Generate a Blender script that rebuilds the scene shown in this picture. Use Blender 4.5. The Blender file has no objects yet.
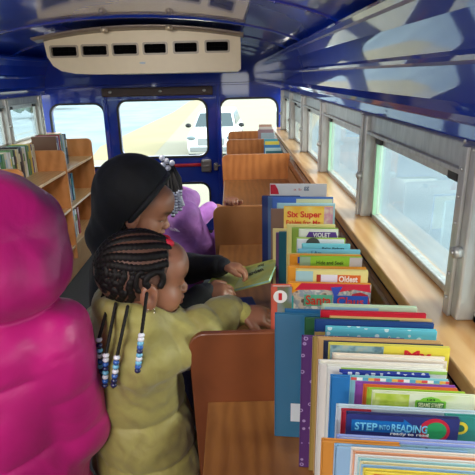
import bpy, bmesh, math, random
import numpy as np
from mathutils import Vector, Matrix, Euler
R = math.radians
C = bpy.context.scene.collection
random.seed(7)
CAMZ = 1.55
# ---------------------------------------------------------------- camera
PITCH, ROLL, YAW, F = R(18.35), R(1.3), R(-0.2), 490.0
cam_d = bpy.data.cameras.new('camera'); cam = bpy.data.objects.new('camera', cam_d); C.objects.link(cam)
cam_d.sensor_width = 36; cam_d.lens = F/475*36; cam_d.clip_start = .02; cam_d.clip_end = 500
CM = Matrix.Rotation(YAW, 3, 'Z') @ Matrix.Rotation(R(90)-PITCH, 3, 'X') @ Matrix.Rotation(-ROLL, 3, 'Z')
cam.rotation_euler = CM.to_euler(); cam.location = (0, 0, CAMZ)
bpy.context.scene.camera = cam
def at(px, py, Y):
    """point of the plane y=Y seen at the given image position"""
    d = CM @ Vector(((px-237.5)/F, (237.5-py)/F, -1))
    return Vector((0, 0, CAMZ)) + d*(Y/d.y)
def onz(px, py, Z):
    d = CM @ Vector(((px-237.5)/F, (237.5-py)/F, -1))
    return Vector((0, 0, CAMZ)) + d*((Z-CAMZ)/d.z)
def proj(p):
    q = CM.transposed() @ (Vector(p)-Vector((0, 0, CAMZ)))
    return (237.5+F*q.x/-q.z, 237.5-F*q.y/-q.z)

# ---------------------------------------------------------------- materials
def lin(h):
    if isinstance(h, str):
        h = h.lstrip('#'); v = [int(h[i:i+2], 16)/255 for i in (0, 2, 4)]
    else: v = list(h)
    return tuple([(c/12.92 if c <= .04045 else ((c+.055)/1.055)**2.4) for c in v])+(1,)
MC = {}
def nt_new(name):
    m = bpy.data.materials.new(name); m.use_nodes = True
    nt = m.node_tree; b = nt.nodes['Principled BSDF']
    return m, nt, b
def N(nt, t, **k):
    n = nt.nodes.new(t)
    for a, v in k.items():
        if a in n.inputs.keys(): n.inputs[a].default_value = v
        else: setattr(n, a, v)
    return n
def ramp(nt, fac, stops, interp='LINEAR'):
    r = nt.nodes.new('ShaderNodeValToRGB'); r.color_ramp.interpolation = interp
    e = r.color_ramp.elements
    while len(e) < len(stops): e.new(.5)
    for i, (p, c) in enumerate(stops):
        e[i].position = p; e[i].color = lin(c) if isinstance(c, str) else (c, c, c, 1)
    nt.links.new(fac, r.inputs[0]); return r
def bump(nt, b, h, strength=.3, dist=.01):
    bp = N(nt, 'ShaderNodeBump'); bp.inputs['Strength'].default_value = strength; bp.inputs['Distance'].default_value = dist
    nt.links.new(h, bp.inputs['Height']); nt.links.new(bp.outputs[0], b.inputs['Normal'])
def coords(nt, scale=(1, 1, 1), kind='Object', rot=(0, 0, 0)):
    tc = nt.nodes.new('ShaderNodeTexCoord'); mp = nt.nodes.new('ShaderNodeMapping')
    mp.inputs['Scale'].default_value = scale; mp.inputs['Rotation'].default_value = rot
    nt.links.new(tc.outputs[kind], mp.inputs[0]); return mp.outputs[0]
def plain(col, rough=.5, metal=0, coat=0, spec=.5, name=None, noise=.06, nscale=20):
    key = ('plain', str(col), rough, metal, coat, spec, noise)
    if key in MC: return MC[key]
    m, nt, b = nt_new(name or 'paint_'+str(col).strip('#'))
    v = coords(nt); n = N(nt, 'ShaderNodeTexNoise'); n.inputs['Scale'].default_value = nscale; nt.links.new(v, n.inputs['Vector'])
    c = lin(col)
    mx = N(nt, 'ShaderNodeMix', data_type='RGBA'); nt.links.new(n.outputs[0], mx.inputs[0])
    mx.inputs[6].default_value = tuple(x*(1-noise) for x in c[:3])+(1,); mx.inputs[7].default_value = tuple(min(1, x*(1+noise)) for x in c[:3])+(1,)
    nt.links.new(mx.outputs[2], b.inputs['Base Color'])
    b.inputs['Roughness'].default_value = rough; b.inputs['Metallic'].default_value = metal
    b.inputs['Coat Weight'].default_value = coat; b.inputs['Coat Roughness'].default_value = .05
    b.inputs['Specular IOR Level'].default_value = spec
    MC[key] = m; return m
def wood(a, b_, rough=.35, rot=(0, 0, 0), scale=(2, 2, 14), name='wood', coat=.3):
    key = ('wood', a, b_, rot, scale)
    if key in MC: return MC[key]
    m, nt, b = nt_new(name)
    v = coords(nt, scale, 'Object', rot)
    n = N(nt, 'ShaderNodeTexNoise'); n.inputs['Scale'].default_value = 3; n.inputs['Detail'].default_value = 6; n.inputs['Distortion'].default_value = 1.2
    nt.links.new(v, n.inputs['Vector'])
    w = N(nt, 'ShaderNodeTexWave'); w.inputs['Scale'].default_value = 1.3; w.inputs['Distortion'].default_value = 7; w.inputs['Detail'].default_value = 3
    nt.links.new(v, w.inputs['Vector'])
    mx = N(nt, 'ShaderNodeMath', operation='MULTIPLY_ADD'); nt.links.new(w.outputs['Fac'], mx.inputs[0]); mx.inputs[1].default_value = .35; nt.links.new(n.outputs[0], mx.inputs[2])
    r = ramp(nt, mx.outputs[0], [(.3, a), (.9, b_)]); nt.links.new(r.outputs[0], b.inputs['Base Color'])
    b.inputs['Roughness'].default_value = rough; b.inputs['Coat Weight'].default_value = coat; b.inputs['Coat Roughness'].default_value = .15
    bump(nt, b, mx.outputs[0], .08, .002)
    MC[key] = m; return m
def fabric(col, col2=None, rough=.75, bs=.5, scale=9, dist=.02, sheen=.2, fine=True, name='fabric', low=None):
    m, nt, b = nt_new(name)
    v = coords(nt)
    n = N(nt, 'ShaderNodeTexNoise'); n.inputs['Scale'].default_value = scale; n.inputs['Detail'].default_value = 4; n.inputs['Distortion'].default_value = .8; nt.links.new(v, n.inputs['Vector'])
    r = ramp(nt, n.outputs[0], [(.3, col2 or col), (.7, col)]); out = r.outputs[0]
    nt.links.new(out, b.inputs['Base Color'])
    b.inputs['Roughness'].default_value = rough; b.inputs['Sheen Weight'].default_value = sheen
    bump(nt, b, n.outputs[0], bs, dist)
    return m
def blue_paint():
    m, nt, b = nt_new('glossy_blue_paint')
    v = coords(nt); n = N(nt, 'ShaderNodeTexNoise'); n.inputs['Scale'].default_value = 3; n.inputs['Detail'].default_value = 2; nt.links.new(v, n.inputs['Vector'])
    r = ramp(nt, n.outputs[0], [(.3, '#0b2c98'), (.7, '#103aae')]); nt.links.new(r.outputs[0], b.inputs['Base Color'])
    b.inputs['Roughness'].default_value = .3; b.inputs['Coat Weight'].default_value = 1; b.inputs['Coat Roughness'].default_value = .04; b.inputs['Coat IOR'].default_value = 1.75; b.inputs['Specular IOR Level'].default_value = .15
    bump(nt, b, n.outputs[0], .25, .02)
    return m
def alu():
    m, nt, b = nt_new('brushed_aluminium')
    v = coords(nt, (9, 9, 2)); n = N(nt, 'ShaderNodeTexNoise'); n.inputs['Scale'].default_value = 6; nt.links.new(v, n.inputs['Vector'])
    r = ramp(nt, n.outputs[0], [(.3, '#b4b4ae'), (.7, '#cfcfc9')]); nt.links.new(r.outputs[0], b.inputs['Base Color'])
    b.inputs['Metallic'].default_value = .45; b.inputs['Roughness'].default_value = .38
    return m
def glass():
    m = bpy.data.materials.new('window_glass'); m.use_nodes = True; nt = m.node_tree; nt.nodes.clear()
    o = N(nt, 'ShaderNodeOutputMaterial'); t = N(nt, 'ShaderNodeBsdfTransparent'); g = N(nt, 'ShaderNodeBsdfGlossy'); mx = N(nt, 'ShaderNodeMixShader')
    t.inputs[0].default_value = (.93, .98, .96, 1); g.inputs['Roughness'].default_value = .02
    lw = N(nt, 'ShaderNodeLayerWeight'); lw.inputs[0].default_value = .15
    mt = N(nt, 'ShaderNodeMath', operation='MULTIPLY'); mt.inputs[1].default_value = .5
    nt.links.new(lw.outputs['Fresnel'], mt.inputs[0]); nt.links.new(mt.outputs[0], mx.inputs[0])
    nt.links.new(t.outputs[0], mx.inputs[1]); nt.links.new(g.outputs[0], mx.inputs[2]); nt.links.new(mx.outputs[0], o.inputs[0]); return m
M = dict(blue=blue_paint(), alu=alu(), glass=glass(), rubber=plain('#15151a', .5), black=plain('#0b0b0d', .6), white=plain('#e8e6e0', .5))
M['maple'] = wood('#c98d4e', '#dfae72', rot=(0, 0, 0), scale=(6, 1.2, 6), name='maple_wood')
M['birch'] = wood('#b5783e', '#c98e52', scale=(9, 9, 1.5), name='birch_plywood')
M['redwood'] = wood('#8d4a22', '#a96233', scale=(3, 3, 3), name='reddish_plywood')
M['binfloor'] = wood('#774a26', '#946233', scale=(8, 2, 2), name='bin_floor_wood')
M['darkwood'] = wood('#6a3f22', '#8a5730', scale=(2, 1, 12), name='dark_wood')

# ---------------------------------------------------------------- objects
def tag(o, label=None, cat=None, group=None, kind=None):
    if label: o['label'] = label
    if cat: o['category'] = cat
    if group: o['group'] = group
    if kind: o['kind'] = kind
    return o
def thing(name, label, cat, loc=(0, 0, 0), rotz=0, group=None):
    o = bpy.data.objects.new(name, None); o.empty_display_size = .05; C.objects.link(o)
    o.location = loc; o.rotation_euler = (0, 0, rotz); return tag(o, label, cat, group)
class MB:
    def __init__(s): s.v = []; s.f = []; s.mi = []; s.sm = []
    def add(s, vs, fs, mi=0, smooth=False):
        k = len(s.v); s.v += [tuple(v) for v in vs]
        for f in fs: s.f.append(tuple(i+k for i in f)); s.mi.append(mi); s.sm.append(smooth)
        return s
    def box(s, a, b, mi=0, mat=None, bev=0):
        x0, y0, z0 = a; x1, y1, z1 = b
        if bev:
            bm = bmesh.new(); bmesh.ops.create_cube(bm, size=1)
            for v in bm.verts: v.co = Vector(((x0+x1)/2+v.co.x*(x1-x0), (y0+y1)/2+v.co.y*(y1-y0), (z0+z1)/2+v.co.z*(z1-z0)))
            bmesh.ops.bevel(bm, geom=bm.edges[:], offset=bev, segments=2, affect='EDGES', profile=.5)
            bm.verts.index_update(); vs = [v.co.copy() for v in bm.verts]; fs = [[v.index for v in f.verts] for f in bm.faces]; bm.free()
        else:
            vs = [Vector(p) for p in ((x0, y0, z0), (x1, y0, z0), (x1, y1, z0), (x0, y1, z0), (x0, y0, z1), (x1, y0, z1), (x1, y1, z1), (x0, y1, z1))]
            fs = [(0, 3, 2, 1), (4, 5, 6, 7), (0, 1, 5, 4), (1, 2, 6, 5), (2, 3, 7, 6), (3, 0, 4, 7)]
        if mat: vs = [mat @ v for v in vs]
        return s.add(vs, fs, mi)
    def prism(s, pts, d, axis='y', base=0, mi=0, mat=None):
        """2-D outline extruded: axis y -> pts are (x,z); x -> (y,z); z -> (x,y)"""
        def P(p, t):
            return {'y': Vector((p[0], t, p[1])), 'x': Vector((t, p[0], p[1])), 'z': Vector((p[0], p[1], t))}[axis]
        n = len(pts); vs = [P(p, base) for p in pts]+[P(p, base+d) for p in pts]
        if mat: vs = [mat @ v for v in vs]
        fs = [tuple(range(n)), tuple(range(2*n-1, n-1, -1))]+[(i, i+n, (i+1) % n+n, (i+1) % n) for i in range(n)]
        return s.add(vs, fs, mi)
    def tube(s, pts, r, seg=8, mi=0, cap=True):
        pts = [Vector(p) for p in pts]; n = len(pts); rs = r if hasattr(r, '__len__') else [r]*n
        vs = []; up = Vector((0, 0, 1)); prev = None
        for i, p in enumerate(pts):
            t = (pts[min(i+1, n-1)]-pts[max(i-1, 0)]).normalized()
            if prev is None: prev = t.cross(up) if abs(t.dot(up)) < .95 else t.cross(Vector((1, 0, 0)))
            a = (prev-t*prev.dot(t)).normalized(); b = t.cross(a); prev = a
            for k in range(seg):
                an = 2*math.pi*k/seg; vs.append(p+(a*math.cos(an)+b*math.sin(an))*rs[i])
        fs = [(i*seg+k, i*seg+(k+1) % seg, (i+1)*seg+(k+1) % seg, (i+1)*seg+k) for i in range(n-1) for k in range(seg)]
        if cap: fs += [tuple(range(seg-1, -1, -1)), tuple(range((n-1)*seg, n*seg))]
        return s.add(vs, fs, mi, True)
    def ball(s, c, r, mi=0, seg=12, mat=None):
        r = r if hasattr(r, '__len__') else (r, r, r); vs = []; fs = []; h = seg//2
        for i in range(h+1):
            th = math.pi*i/h
            for k in range(seg):
                ph = 2*math.pi*k/seg; vs.append(Vector((r[0]*math.sin(th)*math.cos(ph), r[1]*math.sin(th)*math.sin(ph), r[2]*math.cos(th))))
        for i in range(h):
            for k in range(seg): fs.append((i*seg+k, (i+1)*seg+k, (i+1)*seg+(k+1) % seg, i*seg+(k+1) % seg))
        if mat: vs = [mat @ v for v in vs]
        return s.add([v+Vector(c) for v in vs], fs, mi, True)
    def build(s, name, mats, parent=None, off=None, bevel=0):
        me = bpy.data.meshes.new(name); off = Vector(off) if off is not None else Vector((0, 0, 0))
        me.from_pydata([Vector(v)-off for v in s.v], [], s.f)
        for m in (mats if isinstance(mats, (list, tuple)) else [mats]): me.materials.append(m)
        me.polygons.foreach_set('material_index', s.mi); me.polygons.foreach_set('use_smooth', s.sm)
        bm = bmesh.new(); bm.from_mesh(me); bmesh.ops.remove_doubles(bm, verts=bm.verts, dist=1e-6); bmesh.ops.recalc_face_normals(bm, faces=bm.faces); bm.to_mesh(me); bm.free()
        o = bpy.data.objects.new(name, me); C.objects.link(o)
        if parent: o.parent = parent
        if bevel:
            md = o.modifiers.new('bevel', 'BEVEL'); md.width = bevel; md.segments = 2; md.limit_method = 'ANGLE'
        return o
def struct(o): o['kind'] = 'structure'; return o
def rrect(x0, x1, z0, z1, r, seg=5):
    pts = []
    for cx, cz, a0 in ((x1-r, z1-r, 0), (x0+r, z1-r, 90), (x0+r, z0+r, 180), (x1-r, z0+r, 270)):
        for k in range(seg+1):
            a = R(a0+90*k/seg); pts.append((cx+r*math.cos(a), cz+r*math.sin(a)))
    return pts
def inpoly(p, poly):
    c = False; n = len(poly)
    for i in range(n):
        a, b = poly[i], poly[(i+1) % n]
        if (a[1] > p[1]) != (b[1] > p[1]) and p[0] < (b[0]-a[0])*(p[1]-a[1])/(b[1]-a[1])+a[0]: c = not c
    return c
def plate(name, outlines, thick, mat, parent=None, plane='xz', pos=0, bev=0):
    """flat sheet with holes: outlines[0] outer, others holes"""
    from mathutils.geometry import delaunay_2d_cdt
    vs = []; es = []
    for o in outlines:
        k = len(vs); vs += [Vector((p[0], p[1])) for p in o]; es += [(k+i, k+(i+1) % len(o)) for i in range(len(o))]
    v2, e2, f2 = delaunay_2d_cdt(vs, es, [], 0, 1e-6)[:3]
    fs = []
    for f in f2:
        c = (v2[f[0]]+v2[f[1]]+v2[f[2]])/3
        if inpoly(c, outlines[0]) and not any(inpoly(c, o) for o in outlines[1:]): fs.append(tuple(f))
    n = len(v2); cnt = {}
    for f in fs:
        for a, b in zip(f, f[1:]+f[:1]): cnt[(a, b)] = 1
    side_ = [(a, b, b+n, a+n) for (a, b) in cnt if (b, a) not in cnt]
    m = MB(); m.add([Vector((v.x, pos-thick/2, v.y)) for v in v2]+[Vector((v.x, pos+thick/2, v.y)) for v in v2], fs+[tuple(i+n for i in f[::-1]) for f in fs]+side_)
    return m.build(name, mat, parent)
def text(name, s, w, h, mat, parent, M4, bold=0, shear=0, thick=.0004):
    """lettering fitted to w x h, lying in local xz plane facing -y; M4 places its lower left corner"""
    cu = bpy.data.curves.new(name, 'FONT'); cu.body = s; cu.offset = bold; cu.extrude = .01; cu.shear = shear; cu.resolution_u = 3
    ob = bpy.data.objects.new(name+'_tmp', cu); C.objects.link(ob); bpy.context.view_layer.update()
    me = bpy.data.meshes.new_from_object(ob.evaluated_get(bpy.context.evaluated_depsgraph_get())); bpy.data.objects.remove(ob); me.name = name
    co = np.array([v.co[:] for v in me.vertices]); lo = co.min(0); hi = co.max(0)
    S = Matrix.Diagonal((w/(hi[0]-lo[0]), h/(hi[1]-lo[1]), thick/.02, 1))
    me.transform(M4 @ Matrix.Rotation(R(90), 4, 'X') @ S @ Matrix.Translation((-lo[0], -lo[1], 0)))
    me.materials.clear(); me.materials.append(mat)
    o = bpy.data.objects.new(name, me); C.objects.link(o); o.parent = parent; return o
# ================================================================ the bus shell
XR, XL, YB, YF = .49, -1.81, 4.95, -2.6     # side walls, rear wall, front of the saloon
SILL = 1.05
mb = MB(); mb.box((XL-.1, YF-.1, -.05), (XR+.1, YB+.05, 0)); struct(mb.build('floor', plain('#3a3d40', .7, noise=.25, nscale=60)))
# rear wall with rounded openings: two side windows and the emergency door between them
WL = rrect(-1.775, -1.265, .70, 1.305, .09); WR = rrect(-.115, .43, .70, 1.325, .09)
DO = [(-1.225, .02), (-.155, .02), (-.155, 1.345), (-1.225, 1.345)]
OUT = [(XL-.06, -.05), (XR+.06, -.05), (XR+.06, 1.97), (XL-.06, 1.97)]
struct(plate('wall_rear', [OUT, WL, WR, DO], .05, M['blue'], pos=YB+.025))
for i, W in ((1, (-1.775, -1.265, .70, 1.305)), (2, (-.115, .43, .70, 1.325))):
    w = bpy.data.objects.new('window_%d' % i, None); C.objects.link(w); w['kind'] = 'structure'; w.location = ((W[0]+W[1])/2, YB, (W[2]+W[3])/2)
    o = plate('gasket', [rrect(W[0]-.018, W[1]+.018, W[2]-.018, W[3]+.018, .105), rrect(*W, .085)], .02, M['rubber'], pos=YB-.005); o.parent = w; o.location = -w.location
    o = plate('pane', [rrect(*W, .09)], .006, M['glass'], pos=YB+.02); o.parent = w; o.location = -w.location
dr = thing('emergency_door', 'blue rear emergency door with two rounded windows and red handle bar', 'door', (-.69, YB, .02)); dr['kind'] = 'structure'; dr.name = 'door_1'
DW = (-1.115, -.265, .79, 1.325); DW2 = (-1.115, -.265, .15, .50)
DO2 = [(-1.224, .021), (-.156, .021), (-.156, 1.344), (-1.224, 1.344)]
def sub(o, p):
    o.parent = p; o.location = -p.location; return o
sub(plate('door_leaf', [DO2, rrect(*DW, .08), rrect(*DW2, .08)], .04, M['blue'], pos=YB+.02), dr)
for W in (DW, DW2):
    sub(plate('gasket', [rrect(W[0]-.02, W[1]+.02, W[2]-.02, W[3]+.02, .1), rrect(*W, .08)], .02, M['rubber'], pos=YB-.006), dr)
    sub(plate('pane', [rrect(*W, .085)], .006, M['glass'], pos=YB+.02), dr)
mb = MB(); mb.tube([(-.62, YB-.05, .70), (-.24, YB-.05, .705)], .017, 10); sub(mb.build('handle_bar', plain('#c01f2c', .35)), dr)
mb = MB(); mb.box((-.33, YB-.075, .63), (-.23, YB-.0, .75), bev=.012); mb.box((-.315, YB-.09, .68), (-.25, YB-.07, .70), bev=.004)
mb.ball((-.31, YB-.078, .735), .009); mb.ball((-.25, YB-.078, .645), .009); sub(mb.build('latch', plain('#7d7a78', .4, .6)), dr)
mb = MB(); mb.box((-.205, YB-.05, .64), (-.165, YB, .71), bev=.008); mb.tube([(-.185, YB-.05, .675), (-.165, YB-.075, .69), (-.14, YB-.075, .7)], .006, 6); sub(mb.build('latch_keeper', plain('#8a8784', .4, .7)), dr)
# raised frame strips round the door, the pad above it
mb = MB()
mb.box((-1.262, YB-.022, 0), (-1.222, YB+.0, 1.38), bev=.006); mb.box((-.158, YB-.022, 0), (-.122, YB+.0, 1.47), bev=.006)
mb.box((XL, YB-.012, 1.462), (XR, YB, 1.485), bev=.004)
struct(mb.build('trim_1', M['blue']))
hp = MB(); hp.box((-1.255, YB-.06, 1.375), (-.19, YB-.022, 1.455), bev=.012)
pad = hp.build('header_pad', plain('#4c3b38', .55)); tag(pad, 'long brown padded header bar screwed above the rear door', 'header pad')
for x in (-1.17, -.69, -.27):
    s = MB(); s.ball((x, YB-.062, 1.418), (.018, .006, .012), seg=10); s.build('screw', M['alu'], pad)

# side walls: (outward sign s, wall x)
def side(s, X, nm, ys):
    # wall below the windows
    a, b = sorted((X, X+s*.08))
    m = MB(); m.box((a, YF, 0), (b, YB, SILL-.035)); struct(m.build('wall_'+nm, M['blue']))
    # upper panel, leaning inwards, extruded along the bus
    z0 = 1.405
    P = [(0, z0), (0, 1.44), (.012, 1.447), (.020, 1.462), (.012, 1.477), (.008, 1.485), (.022, 1.56), (.03, 1.568), (.034, 1.578), (.03, 1.588), (.052, 1.66), (.075, 1.70), (.09, 1.705), (.098, 1.72), (.085, 1.735), (-.06, 1.74), (-.06, z0)]
    pts = [(X-s*p, z) for p, z in P]
    m = MB(); m.prism(pts, YB-YF, 'y', YF); struct(m.build('trim_2' if nm == 'right' else 'trim_3', M['blue']))
    # windows between aluminium pillars
    for k in range(len(ys)):
        y = ys[k]
        m = MB()
        m.box((min(X+s*.03, X-s*.035), y-.036, SILL-.0), (max(X+s*.03, X-s*.035), y+.036, 1.41), bev=.006)
        m.box((min(X-s*.035, X-s*.043), y-.012, SILL), (max(X-s*.035, X-s*.043), y+.012, 1.41), bev=.002)
        for q in range(7): m.ball((X-s*.044, y, SILL+.04+q*.055), (.004, .004, .004), seg=6)
        p = struct(m.build('trim_%d' % (4+k if nm == 'right' else 14+k), M['alu']))
        b = MB(); b.tube([(X-s*.036, y-.024, 1.2), (X-s*.052, y-.024, 1.2)], .012, 12); b.tube([(X-s*.052, y-.024, 1.2), (X-s*.056, y-.024, 1.2)], .006, 8); b.build('screw', M['alu'], p)
    for k in range(len(ys)-1):
        y0, y1 = ys[k]+.036, ys[k+1]-.036; n = 3+k if nm == 'right' else 13+k
        w = bpy.data.objects.new('window_%d' % n, None); C.objects.link(w); w['kind'] = 'structure'; w.location = (X, (y0+y1)/2, 1.22)
        f = MB(); t = .028; zt = 1.352
        for (a0, a1, c0, c1) in ((y0, y0+t, SILL, zt), (y1-t, y1, SILL, zt), (y0, y1, SILL, SILL+.018), (y0, y1, zt-.035, zt)):
            f.box((min(X, X+s*.025), a0, c0), (max(X, X+s*.025), a1, c1), bev=.003)
        f.box((min(X-s*.018, X+s*.02), y0, zt), (max(X-s*.018, X+s*.02), y1, 1.41), bev=.004)
        f.box((min(X-s*.03, X-s*.0), y0, zt-.006), (max(X-s*.03, X-s*.0), y1, zt+.006), bev=.002)
        sub(f.build('window_frame', M['alu']), w)
        g = MB()
        for yy in (y0+.05, y1-.1): g.box((min(X-s*.012, X), yy, zt-.032), (max(X-s*.012, X), yy+.05, zt-.008), bev=.003)
        sub(g.build('latch', plain('#2a2724', .5)), w)
        g = MB(); g.box((min(X+s*.01, X+s*.014), y0+t, SILL+.018), (max(X+s*.01, X+s*.014), y1-t, zt-.035)); sub(g.build('pane', M['glass']), w)
        if nm == 'right' and k in (3, 4):
          g = MB(); g.box((min(X-s*.002, X+s*.01), y1-t-.010, SILL+.018), (max(X-s*.002, X+s*.01), y1-t, zt-.035)); sub(g.build('seal', plain('#a9d9b4', .5)), w)
        if nm == 'right' and k == len(ys)-3:
            g = MB(); g.box((X-.008, y0+t, zt-.15), (X+.006, y1-t, zt-.035), bev=.003); sub(g.build('sash_plate', M['alu']), w)
side(1, XR, 'right', [-1.45, -.65, .15, .95, 1.75, 2.6, 3.32, 4.02, 4.72])
side(-1, XL, 'left', [-1.45, -.65, .15, .95, 1.75, 2.6, 3.32, 4.02, 4.72])
# ceiling: shallow glossy vault
def vault(x): return 1.735+.185*(1-((x+.66)/1.13)**2)**.75 if abs(x+.66) < 1.13 else 1.735
prof = []
for i in range(49):
    a = math.pi*i/48; x = -.66+1.13*math.cos(a); prof.append((x, vault(x)))
m = MB(); n = len(prof); ys = [YF+(YB-YF)*k/20 for k in range(21)]
vs = [(x, y, z) for y in ys for x, z in prof]+[(x, y, z+.03) for y in ys for x, z in prof]
T = len(ys)*n
fs = [(j*n+i, j*n+i+1, (j+1)*n+i+1, (j+1)*n+i) for j in range(len(ys)-1) for i in range(n-1)]
fs += [tuple(T+v for v in f[::-1]) for f in fs]
m.add(vs, fs, 0, True); struct(m.build('ceiling', M['blue']))
# roof bows
for q, y in enumerate((3.42, 4.3, 2.2, .9)):
    m = MB(); w = .035 if q == 0 else .02
    vs = []; fs = []
    for i, (x, z) in enumerate(prof):
        d = Vector((-.66-x, 0, 1.2-z)).normalized()
        for (oy, oh) in ((-w, -.002), (-w*.7, .009), (w*.7, .009), (w, -.002)): vs.append(Vector((x, y+oy, z))+d*oh)
    for i in range(len(prof)-1):
        for k in range(3): fs.append((i*4+k, i*4+k+1, i*4+k+5, i*4+k+4))
    m.add(vs, fs, 0, True)
    for i in range(2, len(prof)-2, 3):
        x, z = prof[i]; d = Vector((-.66-x, 0, 1.2-z)).normalized(); m.ball(Vector((x, y, z))+d*.01, .006, seg=6)
    struct(m.build('trim_%d' % (24+q), M['blue']))
# front of the saloon, behind the photographer: unseen bulkhead, opening narrowed to limit glare
o = plate('wall_front', [OUT, rrect(-.25, .4, .3, 1.6, .08)], .05, M['blue'], pos=YF-.03); struct(o)
# wooden window ledges
for s, X, nm in ((1, XR, 'right'), (-1, XL, 'left')):
    a, b = sorted((X+s*.05, X-s*.105))
    m = MB(); m.box((a, YF+.1, SILL-.032), (b, YB-.002, SILL), bev=.004)
    struct(m.build('trim_%d' % (30 if s > 0 else 31), M['maple']))
m = MB(); m.box((.37, -.3, .42), (.385, YB-.01, SILL-.034), bev=.002); m.box((.36, -.3, SILL-.075), (.372, YB-.02, SILL-.036), bev=.003)
struct(m.build('trim_32', wood('#7a4824', '#935c32', scale=(4, 1, 9), name='fascia_wood')))

# ---------------------------------------------------------------- air conditioner over the rear door
ac = thing('air_conditioner', 'cream ceiling air conditioner with six black vents above the rear door', 'air conditioner', (-.63, 3.7, 1.57))
AX0, AX1, AY = -1.315, .065, 3.72
face = [(AX0, 1.80), (AX0+.012, 1.70), (AX0+.045, 1.64), (AX0+.1, 1.603), (AX0+.2, 1.583), (AX0+.35, 1.575), (AX1-.02, 1.575), (AX1, 1.59), (AX1, 1.82), (-.1, 1.855), (-.63, 1.875), (-1.1, 1.845)]
cream = plain('#d9c9a8', .45, noise=.04); creamd = plain('#9c8f7c', .4)
vx = [(52, 78), (83, 108), (113.5, 138), (144, 167), (174, 198), (205.5, 229)]
holes = []
for a, b in vx:
    p0 = at(a, 57-(a-52)*.033, AY); p1 = at(b, 46.2-(b-78)*.035, AY); holes.append((p0.x+.004, p1.x-.004, p0.z, p1.z))
o = plate('housing', [face]+[rrect(*h, .012, 3) for h in holes], .03, cream, pos=AY, bev=.0)
sub(o, ac)
m = MB()
n = len(face); cx, cz = -.63, 1.72
for i in range(n):
    a, b = face[i], face[(i+1) % n]
    m.add([(a[0], AY+.01, a[1]), (b[0], AY+.01, b[1]), (b[0], YB-.1, b[1]), (a[0], YB-.1, a[1])], [(0, 1, 2, 3)])
sub(m.build('housing_sides', cream), ac)
for h in holes:
    fr = plate('vent', [rrect(h[0]-.008, h[1]+.008, h[2]-.008, h[3]+.008, .014, 3), rrect(h[0]+.004, h[1]-.004, h[2]+.004, h[3]-.004, .01, 3)], .02, creamd, pos=AY-.014); sub(fr, ac)
    v = MB(); v.box((h[0]-.01, AY+.03, h[2]-.01), (h[1]+.01, AY+.035, h[3]+.01))
    for k in range(3):
        z = h[2]+(h[3]-h[2])*(k+.6)/3; v.box((h[0], AY+.0, z-.002), (h[1], AY+.02, z+.002))
    for k in range(4):
        x = h[0]+(h[1]-h[0])*(k+.5)/4; v.box((x-.001, AY, h[2]), (x+.001, AY+.02, h[3]))
    lo = v.build('louvre', plain('#050507', .9, spec=.1), fr)
# flange following the ceiling, jutting toward the aisle
m = MB(); vs = []; fs = []; K = 30
for i in range(K+1):
    x = AX0-.05+(AX1+.02-AX0+.05)*i/K; z = min(vault(x)-.012, 1.80+.07*(1-((x+.63)/.75)**2))
    z += .006; vs += [(x, 3.60, z+.012), (x, 3.60, z+.002), (x, AY, z-.018), (x, AY, z-.003)]
for i in range(K):
    for k in range(4): fs.append((i*4+k, i*4+(k+1) % 4, i*4+4+(k+1) % 4, i*4+4+k))
m.add(vs, fs, 0, True); sub(m.build('flange', plain('#8c7e72', .35, .3)), ac)
for kx, ky in ((104, 30), (169, 28)):
    p = at(kx, ky, 3.6)
    m = MB(); m.ball(p, (.028, .02, .02)); m.ball(p+Vector((.0, -.02, 0)), (.014, .01, .014)); sub(m.build('knob', plain('#c8b79a', .3, .4)), ac)
p = at(143, 63, AY); m = MB(); m.prism([(p.x+.022*math.cos(q*.52), p.z+.007*math.sin(q*.52)) for q in range(12)], .004, 'y', AY-.019); sub(m.build('badge', plain('#9fb0bd', .4)), ac)
p = at(31, 33, 3.4)

# ---------------------------------------------------------------- outside
GZ = -.95
def ground():
    m, nt, b = nt_new('pale_pavement')
    v = coords(nt); n = N(nt, 'ShaderNodeTexNoise'); n.inputs['Scale'].default_value = .5; n.inputs['Detail'].default_value = 5; nt.links.new(v, n.inputs['Vector'])
    r = ramp(nt, n.outputs[0], [(.3, '#7c8a90'), (.7, '#929fa3')]); nt.links.new(r.outputs[0], b.inputs['Base Color']); b.inputs['Roughness'].default_value = .9
    return m
m = MB(); m.box((-120, -60, GZ-.1), (120, 160, GZ)); struct(m.build('ground', ground()))
def strip(name, a, b, w, col, z=.004):
    a = Vector(a); b = Vector(b); d = (b-a).normalized(); q = Vector((-d.y, d.x))*w/2
    m = MB(); m.prism([a-q, b-q, b+q, a+q], z, 'z', GZ); return struct(m.build(name, plain(col, .9, noise=.08, nscale=1)))
lane = [onz(95, 152, GZ), onz(170, 157, GZ), onz(203, 100, GZ), onz(174, 98, GZ)]
m = MB(); m.prism([(p.x, p.y) for p in (onz(100, 147, GZ), onz(60, 215, GZ), onz(200, 215, GZ), onz(300, 150, GZ), onz(330, 100, GZ), onz(205, 96, GZ), onz(192, 101, GZ), onz(174, 112, GZ))], .008, 'z', GZ); struct(m.build('trim_43', plain('#9b937f', .9, noise=.08, nscale=.6)))
m = MB(); m.prism([(p.x, p.y) for p in (onz(100, 147, GZ), onz(90, 160, GZ), onz(150, 160, GZ), onz(187, 118, GZ), onz(203, 100, GZ), onz(190, 101, GZ), onz(174, 112, GZ))], .012, 'z', GZ); struct(m.build('trim_40', plain('#a39470', .9, noise=.15, nscale=.6)))
strip('trim_41', (6.5, -8), (6.9, 60), .35, '#9a8857', .006); strip('trim_42', (9.5, -8), (10.5, 60), .25, '#b7bcbb', .006)
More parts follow.
